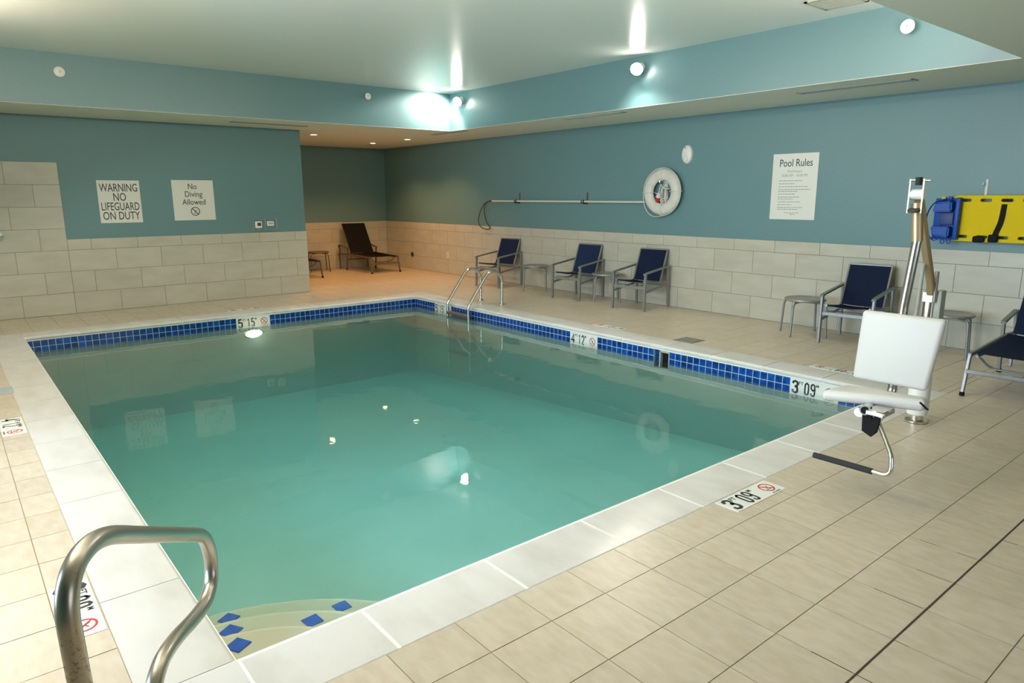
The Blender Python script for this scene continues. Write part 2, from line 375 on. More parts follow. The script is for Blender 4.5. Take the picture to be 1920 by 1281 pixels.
def lay(parent, kind, pieces, m, t, bev, limit=300, joint=0.004, wobble=0.0):
    """pieces: (matrix at the face centre, a, b). The largest in view are objects, the rest one part"""
    P = sorted(pieces, key=lambda q: -seen(q[0].translation, q[1] * q[2]))
    for mx, a, b in P[:limit]:
        o = bpy.data.objects.new(kind, tile_mesh(kind, a - joint, b - joint, t, bev, m)); C.objects.link(o); o.parent = parent
        o.matrix_world = mx @ T((0, 0, random.uniform(-wobble, wobble))) @ Matrix.Rotation(random.uniform(-1, 1) * wobble * 2, 4, 'X')
    if P[limit:]:
        bm = B()
        for mx, a, b in P[limit:]:
            me = tile_mesh(kind, a - joint, b - joint, t, bev, m).copy(); me.transform(mx); bm.from_mesh(me); bpy.data.meshes.remove(me)
        o = obj(kind, bm, m, parent, False); o['kind'] = 'stuff'

# ------------------------------------------------------------------ floor
fl = B()
OX0, OX1, OY0, OY1 = -CO, L + CO, -W - CO, CO          # outer line of the coping
g = -0.004
box(fl, OX1, XF, YN, YR, -0.15, g); box(fl, XL, OX0, YN, YR, -0.15, g)
box(fl, OX0, OX1, YN, OY0, -0.15, g); box(fl, OX0, OX1, OY1, YR, -0.15, g); box(fl, XA, XL, YE, YR, -0.15, g)
floor = struct('floor', fl, M['floor_grout'])
gx = [8.269 + 0.305 * k for k in range(-46, 14)]; gy = [-5.033 + 0.305 * k for k in range(-9, 27)]
def cuts(lo, hi, grid): return [lo] + [q for q in grid if lo + 0.03 < q < hi - 0.03] + [hi]
pieces = []
for X0, X1, Y0, Y1 in ((OX1, XF, YN, YR), (XL, OX0, YN, YR), (OX0, OX1, YN, OY0), (OX0, OX1, OY1, YR), (XA, XL, YE, YR)):
    xs, ys = cuts(X0, X1, gx), cuts(Y0, Y1, gy)
    for a, b in zip(xs, xs[1:]):
        for c, d in zip(ys, ys[1:]):
            pieces.append((T(((a + b) / 2, (c + d) / 2, 0)), b - a, d - c))
lay(floor, 'floor_tile', pieces, M['floor_tile'], 0.006, 0.0018, joint=0.0042, wobble=0.0004)
bm = B(); box(bm, 9.184 - 0.0035, 9.184 + 0.0035, YN, YR, -0.008, 0.0004)
obj('expansion_joint', bm, M['sealant'], floor, False)['label'] = 'dark brown sealant line across the tiles'
bm = B()                                                # dirt packed in a few joints next to it
for x0, x1, y in ((9.19, 9.33, -3.813), (9.02, 9.17, -3.813), (9.19, 9.235, -3.508), (9.03, 9.17, -2.898), (9.09, 9.17, -2.593), (8.93, 9.0, -2.593), (9.19, 9.25, -2.288), (8.98, 9.17, -3.203)):
    box(bm, x0, x1, y - 0.0016, y + 0.0016, -0.006, -0.0008)
obj('joint_dirt', bm, M['sealant'], floor, False)['kind'] = 'stuff'

# coping
co = B(); t0, t1 = -0.055, -0.006
ov = 0.0
box(co, L, OX1, OY0, OY1, t0, -0.001); box(co, OX0, 0, OY0, OY1, t0, t1); box(co, 0, L, OY0, -W, t0, t1); box(co, 0, L, 0, OY1, t0, t1)
cop = struct('trim_1', co, M['coping_grout'])
def cope_stone(a, b, mx):
    """a along the pool, b across; local +y faces the deck, -y the water, with a bullnose"""
    k = ('coping', round(a, 3), round(b, 3))
    if k not in tile_cache:
        bm = B(); r = 0.026; prof = [(b / 2, -0.055), (b / 2, -0.001), (b / 2 - 0.001, 0)]
        for i in range(7):
            t = math.pi * i / 6; prof.append((-b / 2 - 0.008 + r - r * math.sin(t), -0.0275 + 0.0275 * math.cos(t)))
        A = [bm.verts.new((-a / 2, y, z)) for y, z in prof]; D = [bm.verts.new((a / 2, y, z)) for y, z in prof]
        for i in range(len(prof)): j = (i + 1) % len(prof); bm.faces.new([A[i], A[j], D[j], D[i]])
        bm.faces.new(A[::-1]); bm.faces.new(D); bmesh.ops.recalc_face_normals(bm, faces=bm.faces)
        me = bpy.data.meshes.new('coping_stone'); bm.to_mesh(me); bm.free(); me.materials.append(M['coping'])
        me.polygons.foreach_set('use_smooth', [True] * len(me.polygons)); me.set_sharp_from_angle(angle=math.radians(40)); tile_cache[k] = me
    o = bpy.data.objects.new('coping_stone', tile_cache[k]); C.objects.link(o); o.parent = cop; o.matrix_world = mx
def run(lo, hi, joints, fn, j):
    q = [lo] + [x for x in sorted(joints) if lo + 0.08 < x < hi - 0.08] + [hi]
    for a, b in zip(q, q[1:]): fn((a + b) / 2, b - a - j)
RZ = lambda d: Matrix.Rotation(math.radians(d), 4, 'Z')
J = 0.009
run(-W, 0, [-4.974 + 0.625 * k for k in range(9)], lambda c, l: cope_stone(l, CO - 0.004, T((L + CO / 2, c, 0.0005)) @ RZ(-90)), 0.017)
run(-W, 0, [-4.9 + 0.61 * k for k in range(9)], lambda c, l: cope_stone(l, CO - 0.004, T((-CO / 2, c, 0.0005)) @ RZ(90)), J)
run(0, L, [6.98 - 0.61 * k for k in range(12)], lambda c, l: cope_stone(l, CO - 0.004, T((c, -W - CO / 2, 0.0005)) @ RZ(180)), 0.006)
run(0, L, [0.4 + 0.61 * k for k in range(13)], lambda c, l: cope_stone(l, CO - 0.004, T((c, CO / 2, 0.0005))), J)
for x, y in ((L + CO / 2, -W - CO / 2), (L + CO / 2, CO / 2), (-CO / 2, -W - CO / 2), (-CO / 2, CO / 2)):
    bm = B(); s = CO / 2 - 0.003; box(bm, -s, s, -s, s, -0.055, 0); bmesh.ops.bevel(bm, geom=[e for e in bm.edges if e.verts[0].co.z > -0.01 and e.verts[1].co.z > -0.01], offset=0.002, segments=1, affect='EDGES')
    o = obj('coping_stone', bm, M['coping'], cop, False); o.location = (x, y, 0.0005)

# ------------------------------------------------------------------ pool shell
ZD0, ZD1 = -1.30, -0.86                                   # floor of the pool at the deep and shallow end
def slab(pts, name, m):
    bm = B(); vs = [bm.verts.new(p) for p in pts]
    for f in ((0, 1, 2, 3), (4, 7, 6, 5), (0, 4, 5, 1), (1, 5, 6, 2), (2, 6, 7, 3), (3, 7, 4, 0)): bm.faces.new([vs[i] for i in f])
    return struct(name, bm, m)
slab([(-.1, -W - .1, ZD0), (L + .1, -W - .1, ZD1), (L + .1, .1, ZD1), (-.1, .1, ZD0), (-.1, -W - .1, ZD0 - .1), (L + .1, -W - .1, ZD1 - .1), (L + .1, .1, ZD1 - .1), (-.1, .1, ZD0 - .1)], 'floor_pool', M['plaster'])
bm = B(); box(bm, -0.2, -0.010, -W - .2, 0, -1.35, t0); wpb = struct('wall_pool_back', bm, M['wall_plaster_dimmed'])
SK0, SK1 = 5.222, 5.362
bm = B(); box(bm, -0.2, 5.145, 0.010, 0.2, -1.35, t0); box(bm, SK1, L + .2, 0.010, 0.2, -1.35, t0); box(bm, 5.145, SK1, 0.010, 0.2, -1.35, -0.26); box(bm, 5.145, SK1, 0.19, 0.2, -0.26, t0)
wpr = struct('wall_pool_right', bm, M['wall_plaster_dimmed'])
bm = B(); box(bm, L, L + .2, -W - .2, .2, -1.35, t0); struct('wall_pool_front', bm, M['wall_plaster_dimmed'])
bm = B(); box(bm, -.2, L + .2, -W - .2, -W, -1.35, t0); struct('wall_pool_left', bm, M['wall_plaster_dimmed'])
# corner steps in the near corner: three quarter-round treads
ms = B(); D0 = (L, -W)
for Rr, zt in ((0.63, -0.29), (0.94, -0.41), (1.235, -0.53)):
    n = 20; top = [ms.verts.new((D0[0], D0[1], zt))]; bot = [ms.verts.new((D0[0], D0[1], -1.0))]
    for k in range(n + 1):
        a = math.pi / 2 + math.pi / 2 * k / n
        top.append(ms.verts.new((D0[0] + Rr * math.cos(a), D0[1] + Rr * math.sin(a), zt))); bot.append(ms.verts.new((D0[0] + Rr * math.cos(a), D0[1] + Rr * math.sin(a), -1.0)))
    ms.faces.new(top); ms.faces.new(bot[::-1]); N_ = len(top)
    for i in range(N_): ms.faces.new([top[i], bot[i], bot[(i + 1) % N_], top[(i + 1) % N_]])
steps = struct('trim_2', ms, M['step_plaster'])
for Rr, zt in ((0.63, -0.29), (0.94, -0.41), (1.235, -0.53)):
    bm = B(); tube(bm, [(L + (Rr - .012) * math.cos(math.pi / 2 + math.pi / 2 * k / 24), -W + (Rr - .012) * math.sin(math.pi / 2 + math.pi / 2 * k / 24), zt - .009) for k in range(25)], .012, 8); obj('step_rim_highlight', bm, M['step_rim_highlight'], steps)
for Rr, zt, angs in ((0.53, -0.289, (164,)), (0.845, -0.409, (166, 140)), (1.155, -0.529, (166, 137))):
    for an in angs:
        a = math.radians(an); bm = B(); s = 0.040; box(bm, -s, s, -s, s, 0, 0.005)
        o = obj('step_marker_tile', bm, M['mosaic_bright'], steps, False); o.location = (L + Rr * math.cos(a), -W + Rr * math.sin(a), zt); o.rotation_euler = (0, 0, a + math.pi / 4)
# waterline mosaic: two rows of 3-inch squares with gaps for the depth markers
gro = B(); box(gro, -0.010, -0.002, -W, 0, -0.213, t0); box(gro, -0.002, 5.145, 0.002, 0.010, -0.213, t0); box(gro, SK1, L, 0.002, 0.010, -0.213, t0)
obj('mosaic_grout', gro, M['mosaic_grout'], wpb, False)
MBK = [(-2.975, -2.490)]; MRT = [(0.60, 1.075), (3.777, 4.258), (6.800, 7.270)]
pb, pr = [], []
def inside(a, b, L_): return any(a < q1 - 0.02 and b > q0 + 0.02 for q0, q1 in L_)
S3 = 0.0779
def mosaic_row(lo, hi, gaps, fn):
    segs = []; cur = lo
    for q0, q1 in gaps: segs.append((cur, q0)); cur = q1
    segs.append((cur, hi))
    for a, b in segs:
        n = max(1, round((b - a) / S3)); s = (b - a) / n
        for i in range(n): fn(a + (i + 0.5) * s, s)
for zc in (-0.0945, -0.1722):
    mosaic_row(-W, 0, MBK, lambda c, s: pb.append((frame((0, c, zc), (0, 1, 0), (0, 0, 1)), s, S3)))
    mosaic_row(0, 5.145, MRT[:2], lambda c, s: pr.append((frame((c, 0, zc), (1, 0, 0), (0, 0, 1)), s, S3)))
    mosaic_row(SK1, L, MRT[2:], lambda c, s: pr.append((frame((c, 0, zc), (1, 0, 0), (0, 0, 1)), s, S3)))
lay(wpb, 'mosaic_tile', pb, M['mosaic'], 0.006, 0.0012, joint=0.006)
lay(wpr, 'mosaic_tile', pr, M['mosaic'], 0.006, 0.0012, joint=0.006)
for zc in (-0.0945, -0.1722):                            # tiles on the reveal of the skimmer opening
    o = obj('mosaic_tile', tile_mesh('mosaic_tile', S3 - .006, S3 - .006, 0.006, 0.0012, M['mosaic']), M['mosaic'], wpr, False); o.matrix_world = frame((5.185, 0.03, zc), (1, 0, 0), (0, 0, 1))
sk = thing('skimmer', 'dark skimmer mouth in the blue waterline tiles of the right pool wall', 'skimmer', (5.29, 0, -0.13))
bm = B(); box(bm, -0.068, -0.052, 0.002, 0.17, -0.12, 0.072); box(bm, 0.06, 0.068, 0.002, 0.17, -0.12, 0.072); box(bm, -0.06, 0.06, 0.002, 0.17, 0.052, 0.072); obj('throat', bm, M['grille'], sk, False)
bm = B(); box(bm, -0.052, 0.06, 0.045, 0.06, -0.12, 0.05); obj('mouth_shade', bm, M['black'], sk, False)  # black sheet standing in for the shade inside the opening
# water
bm = B(); NX, NY = 1, 1; box(bm, -0.06, L + 0.06, -W - 0.06, 0.06, -1.34, ZW)
tag(obj('pool_water', bm, M['water'], None, False), 'still turquoise green water filling the indoor pool', 'water', kind='stuff')
# underwater lamp
t = thing('pool_light', 'lit oval underwater lamp in the back wall below the depth marker', 'lamp', (0, -2.745, -0.30))
mx = frame((0, 0, 0), (0, 1, 0), (0, 0, 1))
bm = B(); lathe(bm, [(0.15, -0.01), (0.15, 0.012), (0.135, 0.02), (0.125, 0.02)], 28, mx @ Matrix.Diagonal((1, 0.45, 1, 1))); obj('bezel', bm, M['steel'], t)
bm = B(); lathe(bm, [(0.124, 0.0), (0.12, 0.024), (0.07, 0.034), (0.01, 0.037)], 28, mx @ Matrix.Diagonal((1, 0.45, 1, 1))); obj('lens', bm, M['lamp_water'], t)

# ------------------------------------------------------------------ walls
TT = 0.010
def wall_tiles(parent, u0, u1, z1, phase, fn, joint=0.004):
    out = []; z = 0; r = 0
    while z < z1 - 0.02:
        zt = min(z + H, z1); ph = phase + (0.305 if r % 2 else 0)
        k0 = math.floor((u0 - ph) / 0.61); us = [u0] + [ph + 0.61 * k for k in range(k0, k0 + 60) if u0 + 0.02 < ph + 0.61 * k < u1 - 0.02] + [u1]
        for a, b in zip(us, us[1:]): out.append((fn((a + b) / 2, (z + zt) / 2), b - a, zt - z))
        z = zt; r += 1
    return out
def WL(u, z): return frame((XL, u, z), (0, 1, 0), (0, 0, 1))
def WR(u, z): return frame((u, YR, z), (1, 0, 0), (0, 0, 1))
def WBk(u, z): return frame((XA, u, z), (0, 1, 0), (0, 0, 1))
def WS(u, z): return frame((u, YE, z), (-1, 0, 0), (0, 0, 1))
# sign wall: painted block with tile bands standing 1 cm proud
YT = -4.70
bm = B(); box(bm, XA - .1, XL - TT, YN, YE - TT, -0.15, ZS + 0.1)
wl = struct('wall_left', bm, M['blue_paint'])
bm = B(); box(bm, XL - TT, XL - 0.003, YN, YT, 0, 7 * H - 0.0005); box(bm, XL - TT, XL - 0.003, YT, YE - 0.003, 0, WT - 0.0005); box(bm, XA, XL - 0.003, YE - TT, YE - 0.003, 0, WT - 0.0005)
obj('tile_grout', bm, M['wall_grout'], wl, False)
ps = wall_tiles(wl, YT, YE, WT, -5.324, WL)
z = 0
for r in range(7):
    ph = -5.324 + (0.305 if r % 2 else 0); u1 = YT
    us = [YN] + [ph + 0.61 * k for k in range(-6, 4) if YN + .02 < ph + 0.61 * k < u1 - .02] + [u1]
    for a, b in zip(us, us[1:]): ps.append((WL((a + b) / 2, r * H + H / 2), b - a, H))
ps += wall_tiles(wl, XA, XL, WT, 0.1, WS)
lay(wl, 'wall_tile', ps, M['wall_tile'], 0.008, 0.0012, joint=0.0055)
bm = B(); box(bm, XA - .1, XF + .1, YR + TT, YR + .15, -0.15, ZS + 0.1); wr = struct('wall_right', bm, M['blue_paint'])
bm = B(); box(bm, XA, XF, YR + 0.003, YR + TT, 0, WT - 0.0005); obj('tile_grout', bm, M['wall_grout'], wr, False)
lay(wr, 'wall_tile', wall_tiles(wr, XA, XF, WT, 4.259, WR), M['wall_tile'], 0.008, 0.0012, joint=0.0055)
bm = B(); box(bm, XA - .15, XA - TT, YE - .1, YR + .1, -0.15, ZS + 0.1); wb = struct('wall_back', bm, M['blue_paint'])
bm = B(); box(bm, XA - TT, XA - 0.003, YE, YR, 0, WT - 0.0005); obj('tile_grout', bm, M['wall_grout'], wb, False)
lay(wb, 'wall_tile', wall_tiles(wb, YE, YR, WT, 0.3, WBk), M['wall_tile'], 0.008, 0.0012, joint=0.0055)
# window wall beside the camera and end wall behind it
def holed(name, u0, u1, fn, wins, z1=ZS + .1):
    bm = B(); us = sorted({u0, u1, *[q for w_ in wins for q in w_[:2]]})
    for a, b in zip(us, us[1:]):
        w_ = [q for q in wins if q[0] <= a + 1e-6 and q[1] >= b - 1e-6]
        if w_: fn(bm, a, b, -0.15, w_[0][2]); fn(bm, a, b, w_[0][3], z1)
        else: fn(bm, a, b, -0.15, z1)
    return struct(name, bm, M['blue_paint'])
holed('wall_near', XL - .1, XF + .15, lambda bm, a, b, z0, z1: box(bm, a, b, YN - .15, YN, z0, z1), [(4.1, 5.8, 0.35, 2.3), (6.1, 7.8, 0.35, 2.3)])
holed('wall_front', YN, YR, lambda bm, a, b, z0, z1: box(bm, XF, XF + .15, a, b, z0, z1), [(-5.2, -3.7, 0.5, 2.3), (-3.4, -1.9, 0.5, 2.3)])
for i, (a, b) in enumerate(((4.1, 5.8), (6.1, 7.8))):
    bm = B()
    for x0, x1, z0, z1 in ((a, a + .05, .35, 2.3), (b - .05, b, .35, 2.3), (a, b, .35, .4), (a, b, 2.25, 2.3), ((a + b) / 2 - .02, (a + b) / 2 + .02, .4, 2.25)): box(bm, x0, x1, YN - .1, YN - .04, z0, z1)
    wn = struct('window_%d' % (i + 1), bm, M['frame_white'])
    bm = B(); box(bm, a + .05, b - .05, YN - .075, YN - .069, .4, 2.25); obj('pane', bm, M['glass'], wn, False)
for i, (a, b) in enumerate(((-5.2, -3.7), (-3.4, -1.9))):
    bm = B()
    for x0, x1, z0, z1 in ((a, a + .05, .5, 2.3), (b - .05, b, .5, 2.3), (a, b, .5, .55), (a, b, 2.25, 2.3)): box(bm, XF + .04, XF + .1, x0, x1, z0, z1)
    wn = struct('window_%d' % (i + 3), bm, M['frame_white'])
    bm = B(); box(bm, XF + .069, XF + .075, a + .05, b - .05, .55, 2.25); obj('pane', bm, M['glass'], wn, False)

# ------------------------------------------------------------------ ceiling: low border, raised tray with painted sides
bm = B()
for a in ((TX1, XF + .1, YN - .1, YR + .1), (XA - .1, TX0, YN - .1, YR + .1), (TX0, TX1, YN - .1, TY0), (TX0, TX1, TY1, YR + .1)): box(bm, *a, ZS, ZS + .004)
struct('ceiling', bm, M['ceiling_matt'])
bm = B(); box(bm, TX0 - .05, TX1 + .05, TY0 - .05, TY1 + .05, ZT, ZT + .06); struct('ceiling_raised', bm, M['ceiling_gloss'])
for n_, a in (('wall_tray_back', (TX0 - .05, TX0, TY0 - .05, TY1 + .05)), ('wall_tray_front', (TX1, TX1 + .05, TY0 - .05, TY1 + .05)), ('wall_tray_right', (TX0, TX1, TY1, TY1 + .05)), ('wall_tray_left', (TX0, TX1, TY0 - .05, TY0))):
    bm = B(); box(bm, *a, ZS + 0.004, ZT + .03); struct(n_, bm, M['tray_paint'])

# slot diffusers in the low ceiling
def diffuser(x0, x1, y0, y1, label):
    lx, ly = x1 - x0, y1 - y0; t = thing('slot_diffuser', label, 'air vent', ((x0 + x1) / 2, (y0 + y1) / 2, ZS), group='slot diffusers along the low ceiling')
    hx, hy = lx / 2, ly / 2; bm = B(); e = 0.014
    for a in ((-hx, hx, -hy, -hy + e), (-hx, hx, hy - e, hy), (-hx, -hx + e, -hy, hy), (hx - e, hx, -hy, hy)): box(bm, *a, -0.008, 0.0)
    if lx > ly: box(bm, -hx, hx, -0.006, 0.006, -0.008, 0)
    else: box(bm, -0.006, 0.006, -hy, hy, -0.008, 0)
    obj('frame', bm, M['grille'], t, False)
    bm = B(); box(bm, -hx + e, hx - e, -hy + e, hy - e, -0.003, -0.0005); obj('slot', bm, M['slot_dark'], t, False)
diffuser(-1.03, 0.0, 1.06, 1.16, 'short dark slot diffuser in the low ceiling by the raised ceiling back corner')
diffuser(2.32, 3.50, 1.17, 1.27, 'slot diffuser in the low ceiling above the white life ring')
diffuser(5.87, 7.06, 1.36, 1.50, 'long slot diffuser in the low ceiling above the pool rules and lift')
diffuser(-0.98, -0.88, -2.52, -1.33, 'slot diffuser in the low ceiling over the end of the sign wall')
# downlights in the alcove
for i, (x, y) in enumerate(DL[:3] ):
    lb = ('recessed downlight nearest the sign wall corner, lit', 'recessed downlight deepest in the alcove, lit', 'recessed downlight by the right wall of the alcove, lit')[i]
    t = thing('downlight', lb, 'ceiling light', (x, y, ZS), group='warm downlights in the alcove ceiling')
    bm = B(); lathe(bm, [(0.085, 0), (0.085, -0.006), (0.062, -0.009), (0.060, -0.002)], 24); obj('trim_ring', bm, M['frame_white'], t)
    bm = B(); lathe(bm, [(0.058, -0.001), (0.056, -0.005), (0.01, -0.006)], 24); obj('lens', bm, M['lamp_warm'], t)
# flood lamps
for i, ((fx, fy), s) in enumerate(FL[:2]):
    lb = ('glaring flood lamp on the raised ceiling side, nearer the back corner', 'glaring flood lamp on the raised ceiling side above the life ring')[i]
    t = thing('flood_lamp', lb, 'lamp', (fx, fy, 3.215), group='flood lamps on the raised ceiling side')
    bm = B(); lathe(bm, [(0.06, 0), (0.06, 0.02), (0.05, 0.026)], 20, frame((0, 0, 0), (1, 0, 0), (0, 0, 1))); obj('back_plate', bm, M['frame_white'], t)
    bm = B(); cyl(bm, (0, -0.02, 0), (0, -0.075, 0), 0.018, 10); obj('arm', bm, M['frame_white'], t)
    d = Vector((0.42, -0.80, -0.46)).normalized(); mx = d.to_track_quat('Z', 'Y').to_matrix().to_4x4(); mx.translation = (0, -0.06, 0)
    bm = B(); lathe(bm, [(0.03, 0), (0.06, 0.02), (0.078, 0.06), (0.078, 0.075)], 24, mx); obj('housing', bm, M['frame_white'], t)
    bm = B(); lathe(bm, [(0.074, 0.0755), (0.066, 0.088), (0.04, 0.098), (0.008, 0.102)], 24, mx); obj('lens', bm, M['lamp'], t)
# ceiling grille at the top edge of the frame
t = thing('ceiling_grille', 'square air grille in the raised ceiling at the top edge of the photo', 'air vent', (6.72, 0.42, ZT))
bm = B()
for a in ((-.2, .2, -.2, -.17), (-.2, .2, .17, .2), (-.2, -.17, -.2, .2), (.17, .2, -.2, .2)): box(bm, *a, -0.012, 0)
obj('frame', bm, M['grille'], t, False)
for k in range(9):
    bm = B(); box(bm, -.17, .17, -.155 + k * .0385 - .004, -.155 + k * .0385 + .012, -0.010, -0.004); obj('louver', bm, M['grille'], t, False)
# sidewall sprinklers / detectors
def sprinkler(p, right, r, off, label):
    t = thing('sprinkler', label, 'sprinkler', p, group='round white sprinklers on the raised ceiling sides'); n = frame((0, 0, 0), right, (0, 0, 1))
    bm = B(); lathe(bm, [(r * .55, 0.0), (r * .5, 0.008), (0.014, 0.012), (0.012, off)], 20, n); obj('stem', bm, M['frame_white'], t)
    bm = B(); lathe(bm, [(r, off), (r, off + .01), (r * .75, off + .016), (r * .7, off + .012), (r * .3, off + .014), (r * .1, off + .022)], 26, n); obj('cover', bm, M['white_plastic'], t)
    bm = B(); lathe(bm, [(r * .13, off + .018), (r * .1, off + .026)], 12, n); obj('nozzle', bm, M['grille'], t)
sprinkler((7.153, TY1, 3.134), (1, 0, 0), 0.062, 0.07, 'large round white sprinkler at the near corner of the raised ceiling')
sprinkler((TX0, -4.708, 3.136), (0, 1, 0), 0.060, 0.01, 'round white sprinkler high above the tall tiles of the sign wall')
sprinkler((TX0, -0.586, 3.19), (0, 1, 0), 0.05, 0.03, 'small round white sprinkler in the bright lamp glow near the back corner')

# ------------------------------------------------------------------ depth markers
def no_diving(r, parent, mx, m1, m2, name='no_diving_symbol'):
    me = flat([circ(r, 30), circ(r * .82, 30)], 0.0005); bm = join_meshes([(me, Matrix())])
    t_ = B(); a = math.radians(-45); box(bm, -r * .86, r * .86, -r * .08, r * .08, -0.0005, 0.0006, Matrix.Rotation(a, 4, 'Z'))
    place(mx, obj(name, bm, m1, parent, False))
    bm = B()                                              # little diver
    me = flat([circ(r * .12, 12, r * .12, r * -.12)], 0.0004)
    bm.from_mesh(me)
    for x0, y0, x1, y1, h in ((-.30, .42, .06, -.02, .07), (.06, -.02, -.22, -.24, .05), (.02, .05, .38, .30, .045), (-.5, -.45, .5, -.45, .05)):
        d = Vector((x1 - x0, y1 - y0)); an = math.atan2(d.y, d.x)
        box(bm, 0, d.length * r, -h * r, h * r, -0.0004, 0.0004, T((x0 * r, y0 * r, 0)) @ Matrix.Rotation(an, 4, 'Z'))
    place(mx, obj('diver_figure', bm, m2, parent, False))
DIG = {'0': [[(.5, 1), (.15, .88), (.1, .5), (.15, .12), (.5, 0), (.85, .12), (.9, .5), (.85, .88), (.5, 1), (.15, .88)]],
       '1': [[(.18, .80), (.55, .98), (.55, 0)]],
       '2': [[(.1, .74), (.16, .92), (.5, 1), (.84, .9), (.88, .68), (.7, .42), (.12, .02), (.92, .02)]],
       '3': [[(.1, .76), (.18, .93), (.5, 1), (.84, .92), (.88, .74), (.78, .58), (.42, .53)], [(.42, .53), (.8, .49), (.92, .28), (.84, .08), (.5, 0), (.15, .07), (.08, .25)]],
       '4': [[(.70, 0), (.70, .99), (.06, .30), (.98, .30)]],
       '5': [[(.86, .98), (.20, .98), (.14, .54), (.45, .62), (.84, .54), (.92, .28), (.82, .06), (.45, 0), (.1, .08), (.06, .22)]],
       '9': [[(.88, .60), (.5, .46), (.14, .58), (.1, .76), (.17, .93), (.5, 1), (.84, .9), (.9, .6), (.88, .2), (.78, .05), (.5, 0), (.18, .07), (.12, .22)]]}
def digits(bm, txt, x0, y0, w, h, gap, st, z_):
    """condensed stencil numerals, one thick band per stroke"""
    for i, ch in enumerate(txt):
        for line in DIG[ch]:
            p = [Vector((x0 + i * (w + gap) + u * w, y0 + v * h)) for u, v in line]
            L_, R2 = [], []
            for k in range(len(p)):
                d0 = (p[k] - p[k - 1]).normalized() if k else (p[1] - p[0]).normalized(); d1 = (p[k + 1] - p[k]).normalized() if k < len(p) - 1 else d0
                t_ = (d0 + d1)
                t_ = t_.normalized() if t_.length > 1e-6 else d0
                n_ = Vector((-t_.y, t_.x)); q = min(1.5, 1 / max(.3, n_.dot(Vector((-d0.y, d0.x))))) * st / 2
                L_.append(bm.verts.new((*(p[k] + n_ * q), z_))); R2.append(bm.verts.new((*(p[k] - n_ * q), z_)))
            for k in range(len(p) - 1): bm.faces.new([R2[k], R2[k + 1], L_[k + 1], L_[k]])
def marker(mx, ft, me_, w, h, label, group, red=True):
    t = bpy.data.objects.new('depth_marker', None); C.objects.link(t); t.matrix_basis = mx; tag(t, label, 'marker', group); t.empty_display_size = .1
    bm = B(); box(bm, -w / 2, w / 2, -h / 2, h / 2, -0.005, 0.0008); o = obj('marker_tile', bm, M['sign_white'], t, False)
    s = h
    bm = B(); digits(bm, ft, -w * .455, -h * .37, h * .40, h * .74, 0, h * .135, .0016)
    obj('feet_numeral', bm, M['ink'], t, False)
    bm = B(); digits(bm, me_, -w * .19, -h * .37, h * .30, h * .74, h * .10, h * .10, .0016)
    obj('metre_numerals', bm, M['ink'], t, False)
    obj('feet_unit', join_meshes([(text_mesh('FT', s * .30, 1.0, .0006), T((-w * .272, h * .26, .0012)))]), M['ink'], t, False)
    obj('metre_unit', join_meshes([(text_mesh('M', s * .24, 1.0, .0006), T((w * .075, h * .30, .0012)))]), M['ink'], t, False)
    obj('caption', join_meshes([(text_mesh('NO DIVING', s * .10, 1.0, 0), T((w * .33, -h * .42, .0012)))]), M['ink_grey'], t, False)
    no_diving(h * .33, t, T((w * .33, h * .03, .0014)), M['red'] if red else M['ink_grey'], M['ink'])
    return t
def setw(t, mx): t.matrix_world = mx
GD, GW = 'depth markers set in the deck', 'depth markers in the waterline tiles'
marker(frame((8.118, -2.770, 0.0012), (0, 1, 0), (-1, 0, 0)), '3', '09', .48, .145, 'depth marker 3 FT 09 M on the near deck by the front coping', GD)
marker(frame((3.965, -5.868, 0.0012), (1, 0, 0), (0, 1, 0)), '4', '12', .47, .145, 'depth marker 4 FT 12 M on the left deck at the photo edge', GD)
marker(frame((6.965, -5.868, 0.0012), (1, 0, 0), (0, 1, 0)), '3', '09', .47, .145, 'depth marker on the left deck seen through the curved handrail', GD)
marker(frame((4.09, 0.395, 0.0012), (-1, 0, 0), (0, -1, 0)), '4', '12', .48, .125, 'upside-down depth marker on the right deck before the three chairs', GD)
marker(frame((7.04, 0.395, 0.0012), (-1, 0, 0), (0, -1, 0)), '3', '09', .48, .125, 'upside-down depth marker on the right deck behind the lift seat', GD)
marker(frame((-0.40, -2.72, 0.0012), (0, -1, 0), (1, 0, 0)), '5', '15', .48, .135, 'upside-down depth marker on the back deck above the lit lamp', GD)
ZM = -0.134
marker(frame((-0.0005, -2.7325, ZM), (0, 1, 0), (0, 0, 1)), '5', '15', .475, .150, 'depth marker 5 FT 15 M in the back waterline tiles', GW)
marker(frame((0.8375, 0.0005, ZM), (1, 0, 0), (0, 0, 1)), '5', '15', .47, .150, 'depth marker 5 FT 15 M in the waterline beside the ladder', GW)
marker(frame((4.0175, 0.0005, ZM), (1, 0, 0), (0, 0, 1)), '4', '12', .475, .150, 'depth marker 4 FT 12 M in the right waterline tiles', GW)
marker(frame((7.035, 0.0005, ZM), (1, 0, 0), (0, 0, 1)), '3', '09', .465, .150, 'depth marker 3 FT 09 M in the waterline behind the lift seat', GW)

